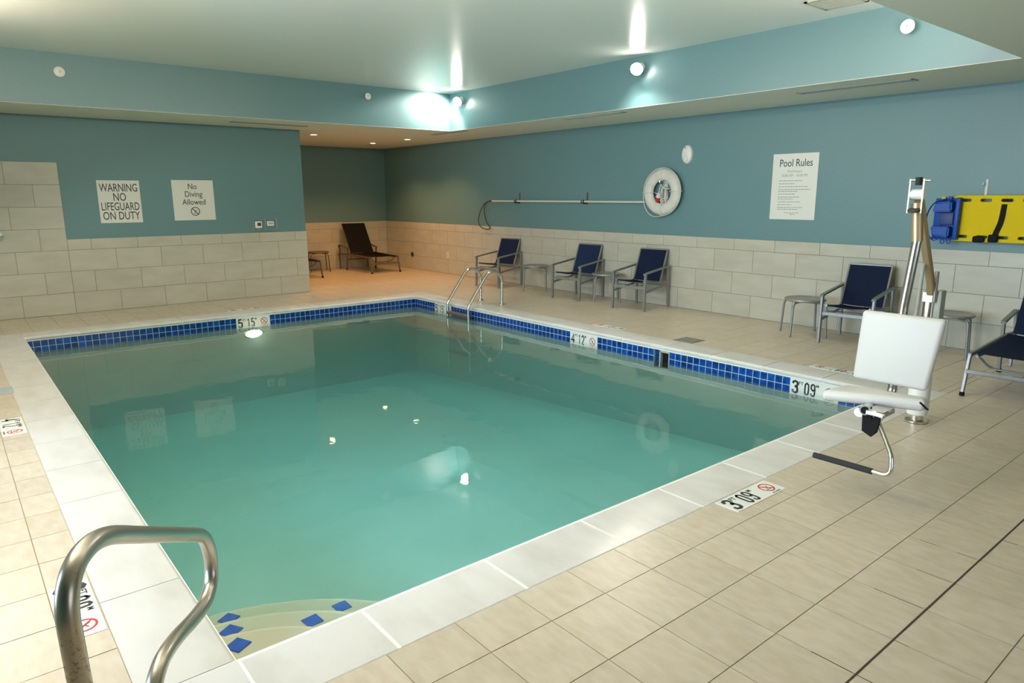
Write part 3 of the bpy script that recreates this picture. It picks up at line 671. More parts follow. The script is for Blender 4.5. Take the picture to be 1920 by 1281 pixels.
# ------------------------------------------------------------------ signs
def sign(name, mx, w, h, label):
    t = bpy.data.objects.new(name, None); t.empty_display_size = .1; C.objects.link(t); t.matrix_basis = mx; tag(t, label, 'sign')
    obj('panel', rbox(-w / 2, w / 2, -h / 2, h / 2, 0, 0.006, 0.0015, 1), M['sign_white'], t, False); return t
t = sign('warning_sign', frame((XL - TT, -3.972, 1.583), (0, 1, 0), (0, 0, 1)), .555, .612, 'white square sign reading WARNING NO LIFEGUARD ON DUTY')
parts = []
for s_, y, xs in (('WARNING', .195, .635), ('NO', .062, .68), ('LIFEGUARD', -.074, .605), ('ON DUTY', -.208, .66)):
    parts.append((text_mesh(s_, .162, xs, .0012), T((0, y, .0068))))
obj('lettering', join_meshes(parts), M['ink_grey'], t, False)
t = sign('no_diving_sign', frame((XL - TT, -2.945, 1.597), (0, 1, 0), (0, 0, 1)), .61, .612, 'white square sign reading No Diving Allowed')
obj('lettering', join_meshes([(text_mesh('No', .122, .84, .0006), T((-.01, .205, .0068))), (text_mesh('Diving', .122, .84, .0006), T((0, .09, .0068))), (text_mesh('Allowed', .122, .84, .0006), T((0, -.03, .0068)))]), M['ink_grey'], t, False)
no_diving(.068, t, T((0.005, -.17, .0072)), M['ink_grey'], M['ink_grey'])
t = sign('pool_rules_sign', frame((5.370, YR + TT, 1.750), (1, 0, 0), (0, 0, 1)), .61, .82, 'tall white sign headed Pool Rules on the right wall')
obj('heading', join_meshes([(text_mesh('Pool Rules', .130, .80, .0006), T((.01, .29, .0068)))]), M['ink_grey'], t, False)
obj('subheading', join_meshes([(text_mesh('Pool Hours', .046, .9, -.0002), T((0, .190, .0068)))]), M['ink_faint'], t, False)
obj('hours', join_meshes([(text_mesh('10:00 AM - 10:00 PM', .046, .9, -.0002), T((0, .138, .0068)))]), M['ink_faint'], t, False)
bm = B(); rr = random.Random(3)
lines = [(.075, .30), (.038, .22), (.002, .37), (-.034, .41), (-.058, .24), (-.092, .22), (-.128, .26), (-.152, .20), (-.188, .31), (-.224, .20), (-.258, .32), (-.282, .28)]
for y, wd in lines:                                       # unreadable small print: a run of word-long dashes
    x = -.205
    while x < -.205 + wd:
        l_ = rr.uniform(.014, .04); box(bm, x, x + l_, y - .0045, y + .0045, .006, .0066); x += l_ + .008
for y, wd in ((-.325, .20), (-.345, .05)):
    x = -wd / 2
    while x < wd / 2:
        l_ = rr.uniform(.014, .035); box(bm, x, x + l_, y - .004, y + .004, .006, .0066); x += l_ + .008
obj('small_print', bm, M['ink_faint'], t, False)['kind'] = 'stuff'

# ------------------------------------------------------------------ small wall fittings
t = thing('thermostat', 'white thermostat with dark display under a clear guard on the sign wall', 'thermostat', (XL - TT, -1.975, 1.192))
obj('case', rbox(0, .028, -.058, .058, -.058, .058, .012, 3), M['white_plastic'], t)
bm = B(); box(bm, .028, .030, -.022, .038, -.018, .032); obj('display', bm, M['slot_dark'], t, False)
t = thing('wall_control', 'small white control box right of the thermostat', 'switch', (XL - TT, -1.775, 1.206))
obj('case', rbox(0, .03, -.058, .058, -.040, .040, .008, 2), M['white_plastic'], t)
bm = B(); box(bm, .03, .031, -.04, .04, -.01, .02); obj('label_strip', bm, M['grille'], t, False)
t = thing('clear_guard', 'clear plastic guard around thermostat and control box', 'cover', (XL - TT, -1.872, 1.19))
bm = B()
for a in ((-.2, .2, .086, .094), (-.2, .2, -.094, -.086), (-.2, -.192, -.094, .094), (.192, .2, -.094, .094), (-.004, .004, -.094, .094)): box(bm, 0, .045, *a)
obj('guard_rim', bm, M['clear_plastic'], t, False)
t = thing('shower_fitting', 'chrome shower fitting on the tall tiles at the left edge of the photo', 'shower', (XL, -5.475, 1.146))
n_ = frame((0, 0, 0), (0, 1, 0), (0, 0, 1))
bm = B(); lathe(bm, [(0.055, 0), (0.055, .006), (0.03, .014), (0.02, .05), (0.03, .055), (0.03, .075), (0.02, .08)], 22, n_); obj('valve', bm, M['steel'], t)
bm = B(); tube(bm, [(.065, 0, 0), (.07, .03, .02), (.075, .06, .025)], .007, 8); obj('lever', bm, M['steel'], t)
t = thing('outlet_cover', 'dark oval cover low on the alcove end of the right wall', 'outlet', (-3.93, YR, .325))
bm = B(); lathe(bm, [(0.06, 0), (0.055, .01), (0.02, .014)], 22, frame((0, 0, 0), (1, 0, 0), (0, 0, 1))); obj('plate', bm, M['slot_dark'], t)
bm = B(); box(bm, -.01, .01, -.02, -.012, -.012, .012); obj('keyhole', bm, M['black'], t, False)
t = thing('power_outlet', 'small white power outlet low on the right wall before the alcove', 'outlet', (-2.46, YR, .404))
obj('plate', rbox(-.036, .036, -.008, 0, -.058, .058, .003, 1), M['white_plastic'], t)
for z_ in (-.022, .022):
    bm = B(); box(bm, -.014, .014, -.010, -.008, z_ - .014, z_ + .014); obj('socket', bm, M['grille'], t, False)
t = thing('strobe_alarm', 'oval white wall alarm above the life ring', 'alarm', (3.715, YR + TT, 2.222))
mx = frame((0, 0, 0), (1, 0, 0), (0, 0, 1)) @ Matrix.Diagonal((.68, 1, 1, 1))
bm = B(); lathe(bm, [(.13, 0), (.13, .02), (.118, .036), (.08, .046), (.01, .05)], 30, mx); obj('case', bm, M['white_plastic'], t)
bm = B(); lathe(bm, [(.05, .044), (.045, .058), (.02, .066), (.005, .067)], 20, T((0, 0, -.06)) @ mx); obj('lens', bm, M['frame_white'], t)
bm = B(); box(bm, -.025, -.005, -.05, -.046, .085, .095); obj('indicator', bm, M['slot_dark'], t, False)

# ------------------------------------------------------------------ shepherd's crook on the wall
YP = YR - 0.06
t = thing('shepherds_crook', 'long pale rescue pole with a hooked end on the right wall', 'rescue pole', (0, 0, 0))
bm = B(); cyl(bm, (-0.80, YP, 1.551), (3.02, YP, 1.549), .0165, 12); obj('pole', bm, M['rope'], t)
pl = [(-.80, YP, 1.551), (-.92, YP, 1.545), (-1.06, YP, 1.49), (-1.18, YP, 1.36), (-1.255, YP, 1.20), (-1.24, YP, 1.10), (-1.15, YP, 1.03), (-.98, YP, 1.0), (-.89, YP, 1.02), (-.90, YP, 1.06), (-.99, YP, 1.15), (-1.05, YP, 1.28), (-1.06, YP, 1.40), (-1.02, YP, 1.49), (-.93, YP, 1.54), (-.80, YP + .006, 1.556)]
bm = B(); tube(bm, catmull(pl, 5), .009, 8); obj('hook', bm, M['slot_dark'], t)
for i, x in enumerate((-.045, 1.715)):
    k = thing('wall_hook', ('dark wall hook holding the rescue pole, nearer its crook', 'dark wall hook holding the rescue pole, nearer the life ring')[i], 'hook', (x, YR + TT, 1.55), group='wall hooks under the rescue pole')
    bm = B(); box(bm, -.016, .016, -.006, 0, -.04, .15); obj('back_plate', bm, M['bronze_metal'], k, False)
    bm = B(); tube(bm, fillet([(0, -.004, -.028), (0, -.10, -.028), (0, -.10, .03)], .02), .009, 8); obj('prong', bm, M['black'], k)
    bm = B(); tube(bm, fillet([(-.05, -.004, -.028), (-.05, -.095, -.028), (-.05, -.095, .02)], .02), .007, 8); obj('prong', bm, M['black'], k)

# ------------------------------------------------------------------ life ring
t = thing('life_ring', 'white life ring with grab rope hanging on the right wall', 'life ring', (3.345, YR - .075, 1.697))
n_ = frame((0, 0, 0), (1, 0, 0), (0, 0, 1))
bm = B(); ro, ri = .335, .168; rc = (ro + ri) / 2; hw = (ro - ri) / 2
rings = []
for k in range(48):
    a = 2 * math.pi * k / 48; rings.append([bm.verts.new(n_ @ Vector(((rc + hw * math.cos(b)) * math.cos(a), (rc + hw * math.cos(b)) * math.sin(a), .05 * math.sin(b)))) for b in [2 * math.pi * j / 14 for j in range(14)]])
for k in range(48):
    for j in range(14): bm.faces.new([rings[k][j], rings[k][(j + 1) % 14], rings[(k + 1) % 48][(j + 1) % 14], rings[(k + 1) % 48][j]])
obj('ring', bm, M['ring_white'], t)
for an in (92, 182, 272, 2):
    a = math.radians(an); c_ = Vector((math.cos(a), math.sin(a), 0)); tg = Vector((-math.sin(a), math.cos(a), 0))
    bm = B(); pts = [n_ @ (c_ * (rc + (hw + .006) * math.cos(b)) + Vector((0, 0, .056 * math.sin(b)))) for b in [2 * math.pi * j / 16 for j in range(16)]]
    tube(bm, pts, 0, closed=True, sec=[(-.004, -.02), (.004, -.02), (.004, .02), (-.004, .02)]); obj('rope_band', bm, M['rope'], t)
rp = []
for k in range(64):
    a = 2 * math.pi * k / 64; q = abs(math.sin(2 * (a - math.radians(2)))); drop = .006 + (.030 * q if math.cos(a) < 0 and math.sin(a) < 0 else 0)
    rp.append(n_ @ Vector(((ro + .006 + drop * .8) * math.cos(a), (ro + .006 + drop * .8) * math.sin(a) - (.03 * q if math.sin(a) < 0 and math.cos(a) < 0 else 0), .01)))
bm = B(); tube(bm, rp, .006, 6, closed=True); obj('grab_rope', bm, M['rope'], t)
t = thing('ring_bracket', 'white bracket carrying the life ring and its coiled line', 'bracket', (3.345, YR + TT, 1.70))
bm = B(); box(bm, -.04, .04, -.012, 0, -.12, .16); obj('plate', bm, M['frame_white'], t, False)
bm = B(); tube(bm, fillet([(0, -.01, .12), (0, -.15, .12), (0, -.15, .16)], .02), .008, 8); obj('peg', bm, M['steel'], t)
t = thing('throw_line', 'coiled pale throw line hanging inside the life ring', 'rope', (3.355, YR - .035, 1.70))
bm = B(); rr = random.Random(5); pts = []
for k in range(7):
    w_, h_ = rr.uniform(.035, .065), rr.uniform(.10, .15); oy = rr.uniform(-.012, .012)
    for j in range(12):
        a = 2 * math.pi * j / 12 + math.pi / 2; pts.append((w_ * math.cos(a) + .012 * k / 7, oy - .012 * k / 7 * 3, .07 - h_ + h_ * math.sin(a)))
tube(bm, catmull(pts, 2), .0065, 6); obj('coil', bm, M['rope'], t)
bm = B(); tube(bm, catmull([(-.14, -.03, -.02), (-.08, -.04, -.02), (-.05, -.045, .06), (-.03, -.045, .10), (.02, -.04, .05), (.12, -.03, .04)], 5), .007, 6); obj('loose_end', bm, M['rope'], t)
bm = B(); tube(bm, catmull([(-.06, -.04, -.13), (.02, -.045, -.10), (.10, -.03, -.09)], 5), .007, 6); obj('loose_end', bm, M['rope'], t)
t = thing('rescue_float', 'small red and white float tied inside the life ring', 'float', (3.285, YR - .085, 1.615))
bm = B(); lathe(bm, [(.012, -.075), (.034, -.045), (.04, -.01), (.041, 0)], 18); obj('red_half', bm, M['red'], t)
bm = B(); lathe(bm, [(.041, 0), (.04, .02), (.03, .05), (.01, .07)], 18); obj('white_half', bm, M['ring_white'], t)
for o_ in [k for k in bpy.data.objects if k.parent == t]: o_.rotation_euler = (0, math.radians(18), 0)

# ------------------------------------------------------------------ spine board with head immobilizer
YB = YR - 0.075
t = thing('spine_board', 'yellow spine board hung sideways on the right wall', 'rescue board', (8.15, YB, 1.402))
hl, hh = .92, .232
outl = rrect(-hl, hl, -hh, hh, .06)
holes = [slot(-.79 + .185 * k, s * (hh - .045), .115, .042) for k in range(9) for s in (1, -1)]
me = flat([outl] + holes, .018, .006); me.transform(frame((0, 0, 0), (1, 0, 0), (0, 0, 1)))
obj('board', me, M['yellow'], t)
for sx, lab in ((-.45, None), (.09, None), (.62, None)):
    bm = B(); f = frame((0, 0, 0), (1, 0, 0), (0, 0, 1))
    pts = [(sx + .01, hh - .03, .012), (sx + .01, .1, .028), (sx, -.03, .03), (sx - .03, -.14, .03), (sx - .045, -hh + .01, .03)]
    tube(bm, [f @ Vector(p) for p in catmull(pts, 4)], 0, sec=[(-.025, -.0025), (.025, -.0025), (.025, .0025), (-.025, .0025)] if 0 else [(-.0025, -.025), (.0025, -.025), (.0025, .025), (-.0025, .025)], up=(0, -1, 0))
    bm2 = rbox(sx - .09, sx + .0, -.065, -.026, -hh - .005, -hh + .075, .015, 2); tmp = bpy.data.meshes.new('x'); bm2.to_mesh(tmp); bm2.free(); bm.from_mesh(tmp)
    obj('strap', bm, M['black'], t)
obj('strap', rbox(-.68, -.57, -.062, -.024, -hh - .012, -hh + .055, .018, 2), M['black'], t)
bm = B(); tube(bm, [(-.28, .0, hh + .002), (-.24, -.01, hh + .03), (-.05, -.01, hh + .025), (.0, 0, hh + .003)], 0, sec=rect(.012, .045, .003), up=(0, 0, 1)); obj('strap_end', bm, M['black'], t)
for i, x in enumerate((7.50, 8.75)):
    k = thing('board_hook', ('thin pale hook rising above the spine board', 'thin pale hook above the far end of the spine board')[i], 'hook', (x, YR + TT, 1.63), group='hooks holding the spine board')
    bm = B(); box(bm, -.012, .012, -.006, 0, -.05, .17); obj('back_plate', bm, M['frame_white'], k, False)
    bm = B(); tube(bm, fillet([(-.02, -.004, .11), (-.02, -.05, .11), (-.02, -.05, .14)], .015), .006, 8); tube(bm, fillet([(0, -.004, -.03), (0, -.05, -.03), (0, -.05, .0)], .015), .006, 8); obj('prong', bm, M['frame_white'], k)
t = thing('head_immobilizer', 'blue head immobilizer strapped on the left end of the spine board', 'rescue gear', (7.20, YB - .028, 1.392))
obj('base_plate', rbox(-.12, .135, -.022, 0, -.215, .215, .010, 2), M['blue_plastic'], t)
for s in (1, -1):
    bm = B(); q = [(-.13, .07), (-.10, .19), (.08, .205), (.085, .075)]
    lo = [bm.verts.new((x, -.022, s * z_)) for x, z_ in q]; hi = [bm.verts.new((x * .85, -.12, s * (z_ * .8 + .02))) for x, z_ in q]
    bm.faces.new(lo); bm.faces.new(hi[::-1])
    for i in range(4): bm.faces.new([lo[i], lo[(i + 1) % 4], hi[(i + 1) % 4], hi[i]])
    bmesh.ops.bevel(bm, geom=bm.edges[:], offset=.014, segments=2, affect='EDGES'); obj('head_block', bm, M['blue_plastic'], t)
obj('pillow', rbox(-.055, .08, -.05, -.02, -.062, .07, .012, 2), M['blue_foam'], t)
obj('side_bar', rbox(.09, .135, -.07, -.01, -.20, .225, .012, 2), M['blue_plastic'], t)
bm = B(); tube(bm, catmull([(.0, -.06, .215), (-.10, -.06, .18), (-.165, -.06, .08), (-.175, -.06, -.05), (-.145, -.06, -.16), (-.09, -.06, -.225), (-.05, -.06, -.215)], 5), 0, sec=rect(.008, .03, .002), up=(0, 0, 1) if 0 else None); obj('strap', bm, M['blue_plastic'], t)
for x in (.0, .06):
    bm = B(); tube(bm, [(x + .018 * math.cos(a), -.05, -.235 + .022 * math.sin(a)) for a in [2 * math.pi * j / 12 for j in range(12)]], .006, 6, closed=True); obj('buckle', bm, M['blue_plastic'], t)
for x, m_ in ((-.03, 'yellow'), (.03, 'blue_plastic')):
    obj('clip', rbox(x - .02, x + .02, -.06, -.02, .205, .235, .006, 2), M[m_], t)

# ------------------------------------------------------------------ pool ladder
t = thing('pool_ladder', 'curved stainless ladder at the back of the right pool side', 'ladder', (0, 0, 0))
for x in (1.149, 1.725):
    yo = 0 if x < 1.5 else -.02
    pts = [(x, .525 + yo, 0), (x, .53 + yo, .34), (x, .50 + yo, .44), (x, .43 + yo, .50), (x, .34 + yo, .518), (x, .25 + yo, .485), (x, .12 + yo, .33), (x, -.04 + yo, .12), (x, -.10 + yo, .03), (x, -.115 + yo, -.06), (x, -.115, -.5), (x, -.115, -1.0)]
    bm = B(); tube(bm, catmull(pts, 6), .022, 14); obj('rail', bm, M['steel'], t)
    bm = B(); lathe(bm, [(.05, 0), (.05, .006), (.04, .014), (.026, .02)], 20, T((x, .525 + yo, 0))); obj('escutcheon', bm, M['steel'], t)
for z_ in (-.12, -.42, -.72):
    obj('tread', rbox(1.165, 1.71, -.155, -.055, z_ - .03, z_ + .012, .008, 2), M['bronze_metal'], t)

# ------------------------------------------------------------------ near handrail
a0 = Vector((8.53, -6.0, 0)); ud = Vector((-.8597, .5108, 0))
def rl(s, z_): return a0 + ud * s + Vector((0, 0, z_))
t = thing('handrail', 'large rust-speckled stainless handrail in the near left foreground', 'handrail', (0, 0, 0))
prof = [(.03, -.02), (.022, .35), (.006, .62), (-.003, .76), (-.004, .83), (.016, .88), (.055, .906), (.11, .912), (.17, .901), (.245, .872), (.38, .803), (.52, .732), (.68, .650), (.80, .588), (.88, .535), (.922, .465), (.926, .40), (.895, .35), (.826, .330), (.74, .342), (.66, .361), (.55, .390), (.46, .405), (.40, .402), (.345, .37), (.31, .30), (.29, .20), (.285, .10), (.285, -.02)]
bm = B(); tube(bm, catmull([rl(*p) for p in prof], 6), .0225, 22); obj('rail', bm, M['rail_steel'], t)
for s in (.03, .285):
    bm = B(); lathe(bm, [(.055, 0), (.055, .006), (.04, .016), (.027, .022)], 24, T(rl(s, 0.0))); obj('escutcheon', bm, M['steel'], t)

# ------------------------------------------------------------------ skimmer lids
t = thing('deck_hatch', 'pale blue skimmer lid in the left deck at the photo edge', 'lid', (2.75, -5.90, 0.001))
obj('frame', rbox(-.13, .13, -.13, .125, -.004, .003, .002, 1), M['lid_blue'], t, False)
bm = B(); lathe(bm, [(.105, .003), (.103, .006), (.02, .007)], 26); obj('cover', bm, M['lid_blue'], t)
bm = B(); box(bm, -.02, .02, -.008, .008, .006, .009); obj('finger_slot', bm, M['slot_dark'], t, False)
t = thing('deck_hatch', 'square grey skimmer lid in the right deck above the skimmer mouth', 'lid', (5.265, .475, 0.001))
obj('frame', rbox(-.13, .13, -.13, .13, -.004, .003, .002, 1), M['lid_grey'], t, False)
bm = B(); lathe(bm, [(.11, .003), (.108, .006), (.02, .007)], 26); obj('cover', bm, M['lid_grey'], t)

# ------------------------------------------------------------------ sling chairs
def make_chair(label, group):
    """origin between the front feet, back towards +y"""
    t = thing('sling_chair', label, 'chair', group=group); m = M['grey_metal']; SR = rect(.042, .026)
    for s in (-1, 1):
        x = s * .272
        bm = B(); tube(bm, [(x, .0, 0), (x, .004, .30), (x, .012, .535)], 0, sec=rect(.028, .042), up=(1, 0, 0)); obj('leg', bm, m, t)
        bm = B(); tube(bm, [(x, .66, 0), (x, .65, .35), (x, .63, .600)], 0, sec=rect(.028, .042), up=(1, 0, 0)); obj('leg', bm, m, t)
        bm = B(); tube(bm, fillet([(x, -.02, .535), (x, .05, .55), (x, .645, .612)], .05), 0, sec=rect(.042, .024), up=(1, 0, 0)); obj('armrest', bm, m, t)
        bm = B(); tube(bm, [(x * .96, .02, .27), (x * .96, .64, .335)], 0, sec=rect(.02, .03), up=(1, 0, 0)); obj('side_rail', bm, m, t)
        bm = B(); tube(bm, [(x * .85, .03, .425), (x * .85, .25, .395), (x * .85, .46, .375), (x * .85, .50, .40), (x * .85, .675, .845)], 0, sec=rect(.022, .026), up=(1, 0, 0)); obj('sling_rail', bm, m, t)
    bm = B(); tube(bm, [(-.27, .012, .335), (.27, .012, .335)], 0, sec=rect(.042, .024), up=(0, 0, 1)); obj('front_rail', bm, m, t)
    bm = B(); tube(bm, [(-.25, .50, .345), (.25, .50, .345)], 0, sec=rect(.026, .022), up=(0, 0, 1)); obj('rear_rail', bm, m, t)
    bm = B(); tube(bm, [(-.23, .677, .85), (.23, .677, .85)], 0, sec=rect(.02, .02), up=(0, 0, 1)); obj('back_frame', bm, m, t)
    bm = B(); tube(bm, catmull([(-.23, .05, .36), (-.08, .20, .345), (.08, .20, .345), (.23, .05, .36)], 5), .006, 8); obj('brace', bm, m, t)
    def cloth(P, w, sag):
        bm = B(); n = 8; R_s = []
        for (y, z_, ny, nz) in P:
            R_s.append([bm.verts.new((w * (2 * i / n - 1), y - ny * sag * (1 - (2 * i / n - 1) ** 2), z_ - nz * sag * (1 - (2 * i / n - 1) ** 2))) for i in range(n + 1)])
        for a, b in zip(R_s, R_s[1:]):
            for i in range(n): bm.faces.new([a[i], a[i + 1], b[i + 1], b[i]])
        r = bmesh.ops.solidify(bm, geom=bm.faces[:], thickness=.004); return bm
    obj('seat', cloth([(.02, .432, 0, 1), (.14, .42, 0, 1), (.30, .40, 0, 1), (.44, .388, 0, 1), (.475, .392, 0, .6)], .232, .022), M['sling'], t)
    obj('backrest', cloth([(.482, .395, -.5, .4), (.53, .475, -.8, .3), (.585, .62, -.8, .3), (.671, .842, 0, 0)], .232, .015), M['sling'], t)
    return t
CH = [(-.10, 1.61, 10.5, 'navy sling chair nearest the pool ladder, partly behind its rails'), (1.99, 1.615, 9.5, 'navy sling chair between the two round side tables by the ladder end'),
      (3.345, 1.59, 8.5, 'navy sling chair below the life ring, third from the alcove'), (6.56, 1.53, 6.5, 'navy sling chair just behind the pool lift seat')]
c0 = None
for x, y, rz, lb in CH:
    c = make_chair(lb, 'navy sling chairs along the right wall') if c0 is None else dup(c0)
    c0 = c0 or c; c.location = (x, y, 0.002); c.rotation_euler = (0, 0, math.radians(rz)); c['label'] = lb

# ------------------------------------------------------------------ round side tables
def make_table(m, mt):
    t = thing('side_table', 'x', 'table', group='round metal side tables')
    bm = B(); lathe(bm, [(.02, .408), (.222, .408), (.232, .414), (.235, .425), (.232, .436), (.222, .440), (.212, .434), (.02, .434)], 40); obj('table_top', bm, mt, t)
    for k in range(4):
        a = math.radians(-90 + 90 * k); c_, s_ = math.cos(a), math.sin(a)
        bm = B(); tube(bm, fillet([(.10 * c_, .10 * s_, .400), (.262 * c_, .262 * s_, .400), (.290 * c_, .290 * s_, 0)], .07), .0125, 12); obj('leg', bm, m, t)
        bm = B(); cyl(bm, (.2902 * c_, .2902 * s_, -.001), (.289 * c_, .289 * s_, .02), .0145, 12); obj('foot_cap', bm, M['grey_metal'], t)
    return t
t0_ = None
for x, y, rz, lb in ((.745, 2.035, 4, 'round grey side table between the first and second navy chairs'), (2.49, 2.03, 2, 'round grey side table between the second and third navy chairs'),
                     (5.925, 1.82, 0, 'round grey side table left of the chair behind the lift'), (7.44, 1.93, 60, 'round grey side table right of the lift mast')):
    c = make_table(M['grey_metal'], M['grey_top']) if t0_ is None else dup(t0_)
    t0_ = t0_ or c; c.location = (x, y, .002); c.rotation_euler = (0, 0, math.radians(rz)); c['label'] = lb

# ------------------------------------------------------------------ chaise lounges
def make_lounge(metal, cloth_m):
    """origin under the foot end centre; head towards +y"""
    t = thing('chaise_lounge', 'x', 'lounge chair'); w = .345
    for s in (-1, 1):
        x = s * w
        bm = B(); tube(bm, [(x, -.03, .01), (x, .02, .20), (x, .055, .335)], 0, sec=rect(.026, .034), up=(1, 0, 0)); obj('leg', bm, metal, t)
        bm = B(); cyl(bm, (x, -.033, 0), (x, -.026, .03), .020, 12); obj('foot_cap', bm, M['black'], t)
        bm = B(); tube(bm, [(x, .04, .335), (x, 1.10, .36), (x, 1.62, .33)], 0, sec=rect(.026, .034), up=(1, 0, 0)); obj('side_rail', bm, metal, t)
        bm = B(); tube(bm, [(x * 1.06, 1.13, .01), (x * 1.06, 1.10, .25), (x * 1.06, 1.07, .485)], 0, sec=rect(.026, .042), up=(1, 0, 0)); obj('arm_post', bm, metal, t)
        bm = B(); cyl(bm, (x * 1.06, 1.132, 0), (x * 1.06, 1.130, .03), .022, 12); obj('foot_cap', bm, M['black'], t)
        bm = B(); tube(bm, fillet([(x * 1.06, 1.05, .485), (x * 1.06, 1.12, .50), (x * 1.06, 1.46, .555), (x * 1.06, 1.52, .50)], .04), 0, sec=rect(.045, .024), up=(1, 0, 0)); obj('armrest', bm, metal, t)
        bm = B(); tube(bm, [(x * 1.04, 1.49, 0.0), (x * 1.04, 1.50, .30), (x * 1.06, 1.46, .55)], 0, sec=rect(.026, .042), up=(1, 0, 0)); obj('leg', bm, metal, t)
        bm = B(); tube(bm, [(x * .86, .07, .325), (x * .86, .55, .335), (x * .86, 1.06, .362)], 0, sec=rect(.022, .024), up=(1, 0, 0)); obj('sling_rail', bm, metal, t); bm = B(); tube(bm, [(x * .80, 1.08, .37), (x * .80, 1.47, 1.02)], 0, sec=rect(.022, .024), up=(1, 0, 0)); obj('sling_rail', bm, metal, t)
    bm = B(); tube(bm, [(-w, .0, .205), (w, .0, .205)], 0, sec=rect(.034, .022), up=(0, 0, 1)); obj('foot_rail', bm, metal, t)
    bm = B(); tube(bm, catmull([(-w * .8, .09, .315), (-w * .62, .14, .24), (-w * .3, .14, .225), (w * .3, .14, .225), (w * .62, .14, .24), (w * .8, .09, .315)], 5), .009, 8); obj('brace', bm, metal, t)
    for p_, r2 in (([(-w * .8, 1.28, .22), (w * .8, 1.28, .22)], .011), ([(-w * .5, 1.30, .22), (-w * .5, 1.30, .72)], .009), ([(w * .5, 1.30, .22), (w * .5, 1.30, .72)], .009), ([(-w * .8, 1.46, 1.01), (w * .8, 1.46, 1.01)], .011)):
        bm = B(); tube(bm, p_, r2, 8); obj('back_bar', bm, metal, t)
    def sheet(P, wd):
        bm = B(); R_s = [[bm.verts.new((wd * (2 * i / 8 - 1), y, z_ - sg * (1 - (2 * i / 8 - 1) ** 2))) for i in range(9)] for y, z_, sg in P]
        for a, b in zip(R_s, R_s[1:]):
            for i in range(8): bm.faces.new([a[i], a[i + 1], b[i + 1], b[i]])
        bmesh.ops.solidify(bm, geom=bm.faces[:], thickness=.005); return bm
    obj('seat', sheet([(.06, .352, 0), (.10, .35, .01), (.5, .352, .03), (.95, .375, .03), (1.06, .385, .012)], .315), cloth_m, t)
    obj('backrest', sheet([(1.065, .39, .01), (1.2, .61, .012), (1.35, .86, .01), (1.455, 1.03, 0)], .285), cloth_m, t)
    return t
lg = make_lounge(M['bronze_metal'], M['sling_warm_tint']); lg['label'] = 'dark chaise lounge with raised back standing in the warm-lit alcove corner'; lg['group'] = 'dark chaise lounges in the alcove'
lg.location = (-3.505, 1.395, .002); lg.rotation_euler = (0, 0, math.radians(90))
l2 = dup(lg); l2.location = (-3.53, -.42, .002); l2['label'] = 'dark chaise lounge in the alcove, mostly hidden by the sign wall'
l3 = make_lounge(M['grey_metal'], M['sling']); l3['label'] = 'navy chaise lounge cut off by the right edge of the photo'
l3.location = (8.478, .385, .002); l3.rotation_euler = (0, 0, math.radians(2.5))
t = thing('side_table', 'dim round side table between the two alcove lounges', 'table', (-4.78, .42, .002), math.radians(30), group='round metal side tables')
for ch in [k for k in bpy.data.objects if k.parent == t0_]:
    c = ch.copy(); c.data = ch.data.copy(); C.objects.link(c); c.parent = t
    c.data.materials.clear(); c.data.materials.append(M['bronze_metal'])

# ------------------------------------------------------------------ pool lift
t = thing('pool_lift', 'white-seated steel pool access lift on the right front deck corner', 'pool lift', (8.167, -.67, .002))
bx, by = 8.167, -.67
def P(x, y, z_): return Vector((x - bx, y - by, z_))
bm = B(); lathe(bm, [(.075, 0), (.075, .012), (.045, .02), (.045, .05)], 24); obj('base_socket', bm, M['steel'], t)
bm = B(); lathe(bm, [(.05, .05), (.068, .06), (.072, .09), (.072, .34), (.066, .36)], 26); obj('mast_sleeve', bm, M['white_plastic'], t)
bm = B(); lathe(bm, [(.045, .34), (.045, .96), (.040, .97)], 24); obj('mast', bm, M['steel'], t)
obj('control_box', rbox(.040, .085, -.045, .045, .62, .985, .010, 2), M['grille'], t)
obj('mast_bracket', rbox(-.15, -.055, -.03, .03, .26, .335, .006, 1), M['lid_grey'], t, False)
E1 = P(8.385, -1.66, 1.655)
bm = B(); tube(bm, [P(8.167, -.67, .93), P(8.20, -.80, 1.05), E1], 0, sec=rect(.048, .046, .008), up=(1, 0, 0)); obj('arm', bm, M['beige_metal'], t)
bm = B(); cyl(bm, P(8.10, -.72, .42), P(8.155, -.86, .82), .020, 14); cyl(bm, P(8.155, -.86, .82), P(8.235, -1.05, 1.20), .012, 12); obj('actuator', bm, M['grille'], t)
bm = B(); box(bm, -.035, .035, -.05, .05, .90, .965); obj('pivot_block', bm, M['steel'], t, False)
bm = B(); tube(bm, [P(8.21, -.72, .9), P(8.215, -.74, 1.12)], .014, 10); obj('lock_pin', bm, M['steel'], t)
# open fork at the arm end
y0, y1 = -1.85, -1.45
for s in (-1, 1):
    bm = B(); q = [P(8.425 + s * .036, -1.80, 1.545), P(8.425 + s * .036, -1.80, 1.735), P(8.37 + s * .036, -1.66, 1.705), P(8.37 + s * .036, -1.66, 1.56)]
    A = [bm.verts.new(v + Vector((-.004, 0, 0))) for v in q]; D = [bm.verts.new(v + Vector((.004, 0, 0))) for v in q]
    bm.faces.new(A); bm.faces.new(D[::-1])
    for i in range(4): bm.faces.new([A[i], A[(i + 1) % 4], D[(i + 1) % 4], D[i]])
    obj('fork_plate', bm, M['beige_metal'], t, False)
bm = B(); lathe(bm, [(.034, 0), (.034, .012), (.028, .016)], 20, T(P(8.425, -1.795, 1.555)) @ Matrix.Rotation(math.radians(15), 4, 'X')); obj('end_cap', bm, M['slot_dark'], t)
bm = B(); cyl(bm, P(8.393, -1.77, 1.65), P(8.457, -1.77, 1.65), .030, 18); obj('pivot_roller', bm, M['white_plastic'], t)
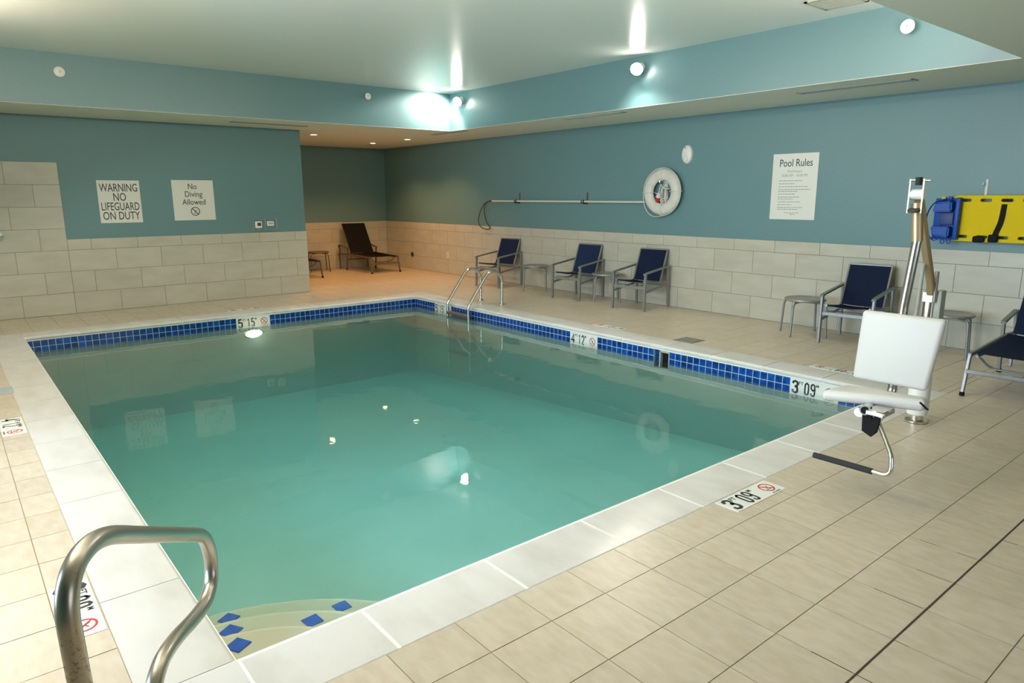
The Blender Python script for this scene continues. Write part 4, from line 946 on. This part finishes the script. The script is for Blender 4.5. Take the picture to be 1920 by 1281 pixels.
bm = B(); cyl(bm, P(8.425, -1.775, 1.70), P(8.425, -1.775, 1.745), .018, 12); obj('top_knob', bm, M['dark_rubber'], t)
bm = B(); cyl(bm, P(8.375, -1.77, 1.728), P(8.485, -1.77, 1.724), .005, 8); obj('pin', bm, M['steel'], t)
bm = B(); tube(bm, fillet([P(8.425, -1.76, 1.60), P(8.45, -1.77, 1.385)], .1), .030, 16); obj('upper_tube', bm, M['beige_metal'], t)
bm = B(); tube(bm, fillet([P(8.45, -1.77, 1.40), P(8.415, -1.765, 1.0), P(8.405, -1.77, .455), P(8.43, -2.25, .455)], .06), .026, 18); obj('seat_tube', bm, M['steel'], t)
# seat and back
def pad(pts_bottom_top, name, axis_out, th, bev):
    bm = B(); a = [bm.verts.new(v - axis_out * th / 2) for v in pts_bottom_top]; b = [bm.verts.new(v + axis_out * th / 2) for v in pts_bottom_top]
    bm.faces.new(a); bm.faces.new(b[::-1])
    for i in range(4): bm.faces.new([a[i], a[(i + 1) % 4], b[(i + 1) % 4], b[i]])
    bmesh.ops.recalc_face_normals(bm, faces=bm.faces)
    bmesh.ops.bevel(bm, geom=bm.edges[:], offset=bev, segments=5, profile=.5, affect='EDGES'); obj(name, bm, M['seat_plastic'], t)
pad([P(8.195, -1.83, .540), P(8.618, -1.83, .542), P(8.665, -1.80, .962), P(8.205, -1.80, .962)], 'backrest', Vector((0, 1, .09)).normalized(), .05, .024)
pad([P(8.215, -2.27, .513), P(8.735, -2.16, .545), P(8.665, -1.93, .500), P(8.20, -1.93, .485)], 'seat', Vector((0, .1, 1)).normalized(), .064, .030)
bm = B(); tube(bm, catmull([P(8.60, -1.98, .50), P(8.70, -2.05, .50), P(8.735, -2.15, .53), P(8.725, -2.22, .575)], 4), .005, 8); obj('cord', bm, M['black'], t)
bm = B(); cyl(bm, P(8.495, -2.33, .500), P(8.44, -2.05, .47), .028, 18); obj('seat_crossbar', bm, M['steel'], t)
bm = B(); cyl(bm, P(8.496, -2.336, .500), P(8.495, -2.329, .500), .020, 18); obj('tube_plug', bm, M['black'], t)
obj('seat_clamp', rbox(P(8.50, 0, 0).x, P(8.60, 0, 0).x, P(0, -2.34, 0).y, P(0, -2.20, 0).y, .478, .510, .006, 1), M['steel'], t)
bm = B(); tube(bm, fillet([P(8.575, -2.20, .49), P(8.545, -2.27, .44), P(8.69, -2.42, .315), P(8.71, -2.45, .215), P(8.59, -2.44, .212)], [.02, .03, .05, .06, 0], 7), .0115, 12); obj('footrest_tube', bm, M['steel'], t)
bm = B(); cyl(bm, P(8.288, -2.435, .207), P(8.612, -2.44, .211), .0165, 16); obj('footrest_grip', bm, M['dark_rubber'], t)
me = flat([[(0, 0), (.04, 0), (.053, -.070), (.078, -.012), (.095, -.016), (.082, -.128), (.056, -.158), (.008, -.136)]], .006, .003)
me.transform(T(P(8.474, -2.30, .512)) @ frame((0, 0, 0), (1, 0, 0), (0, 0, 1))); bm = me
obj('seat_belt', bm, M['black'], t)
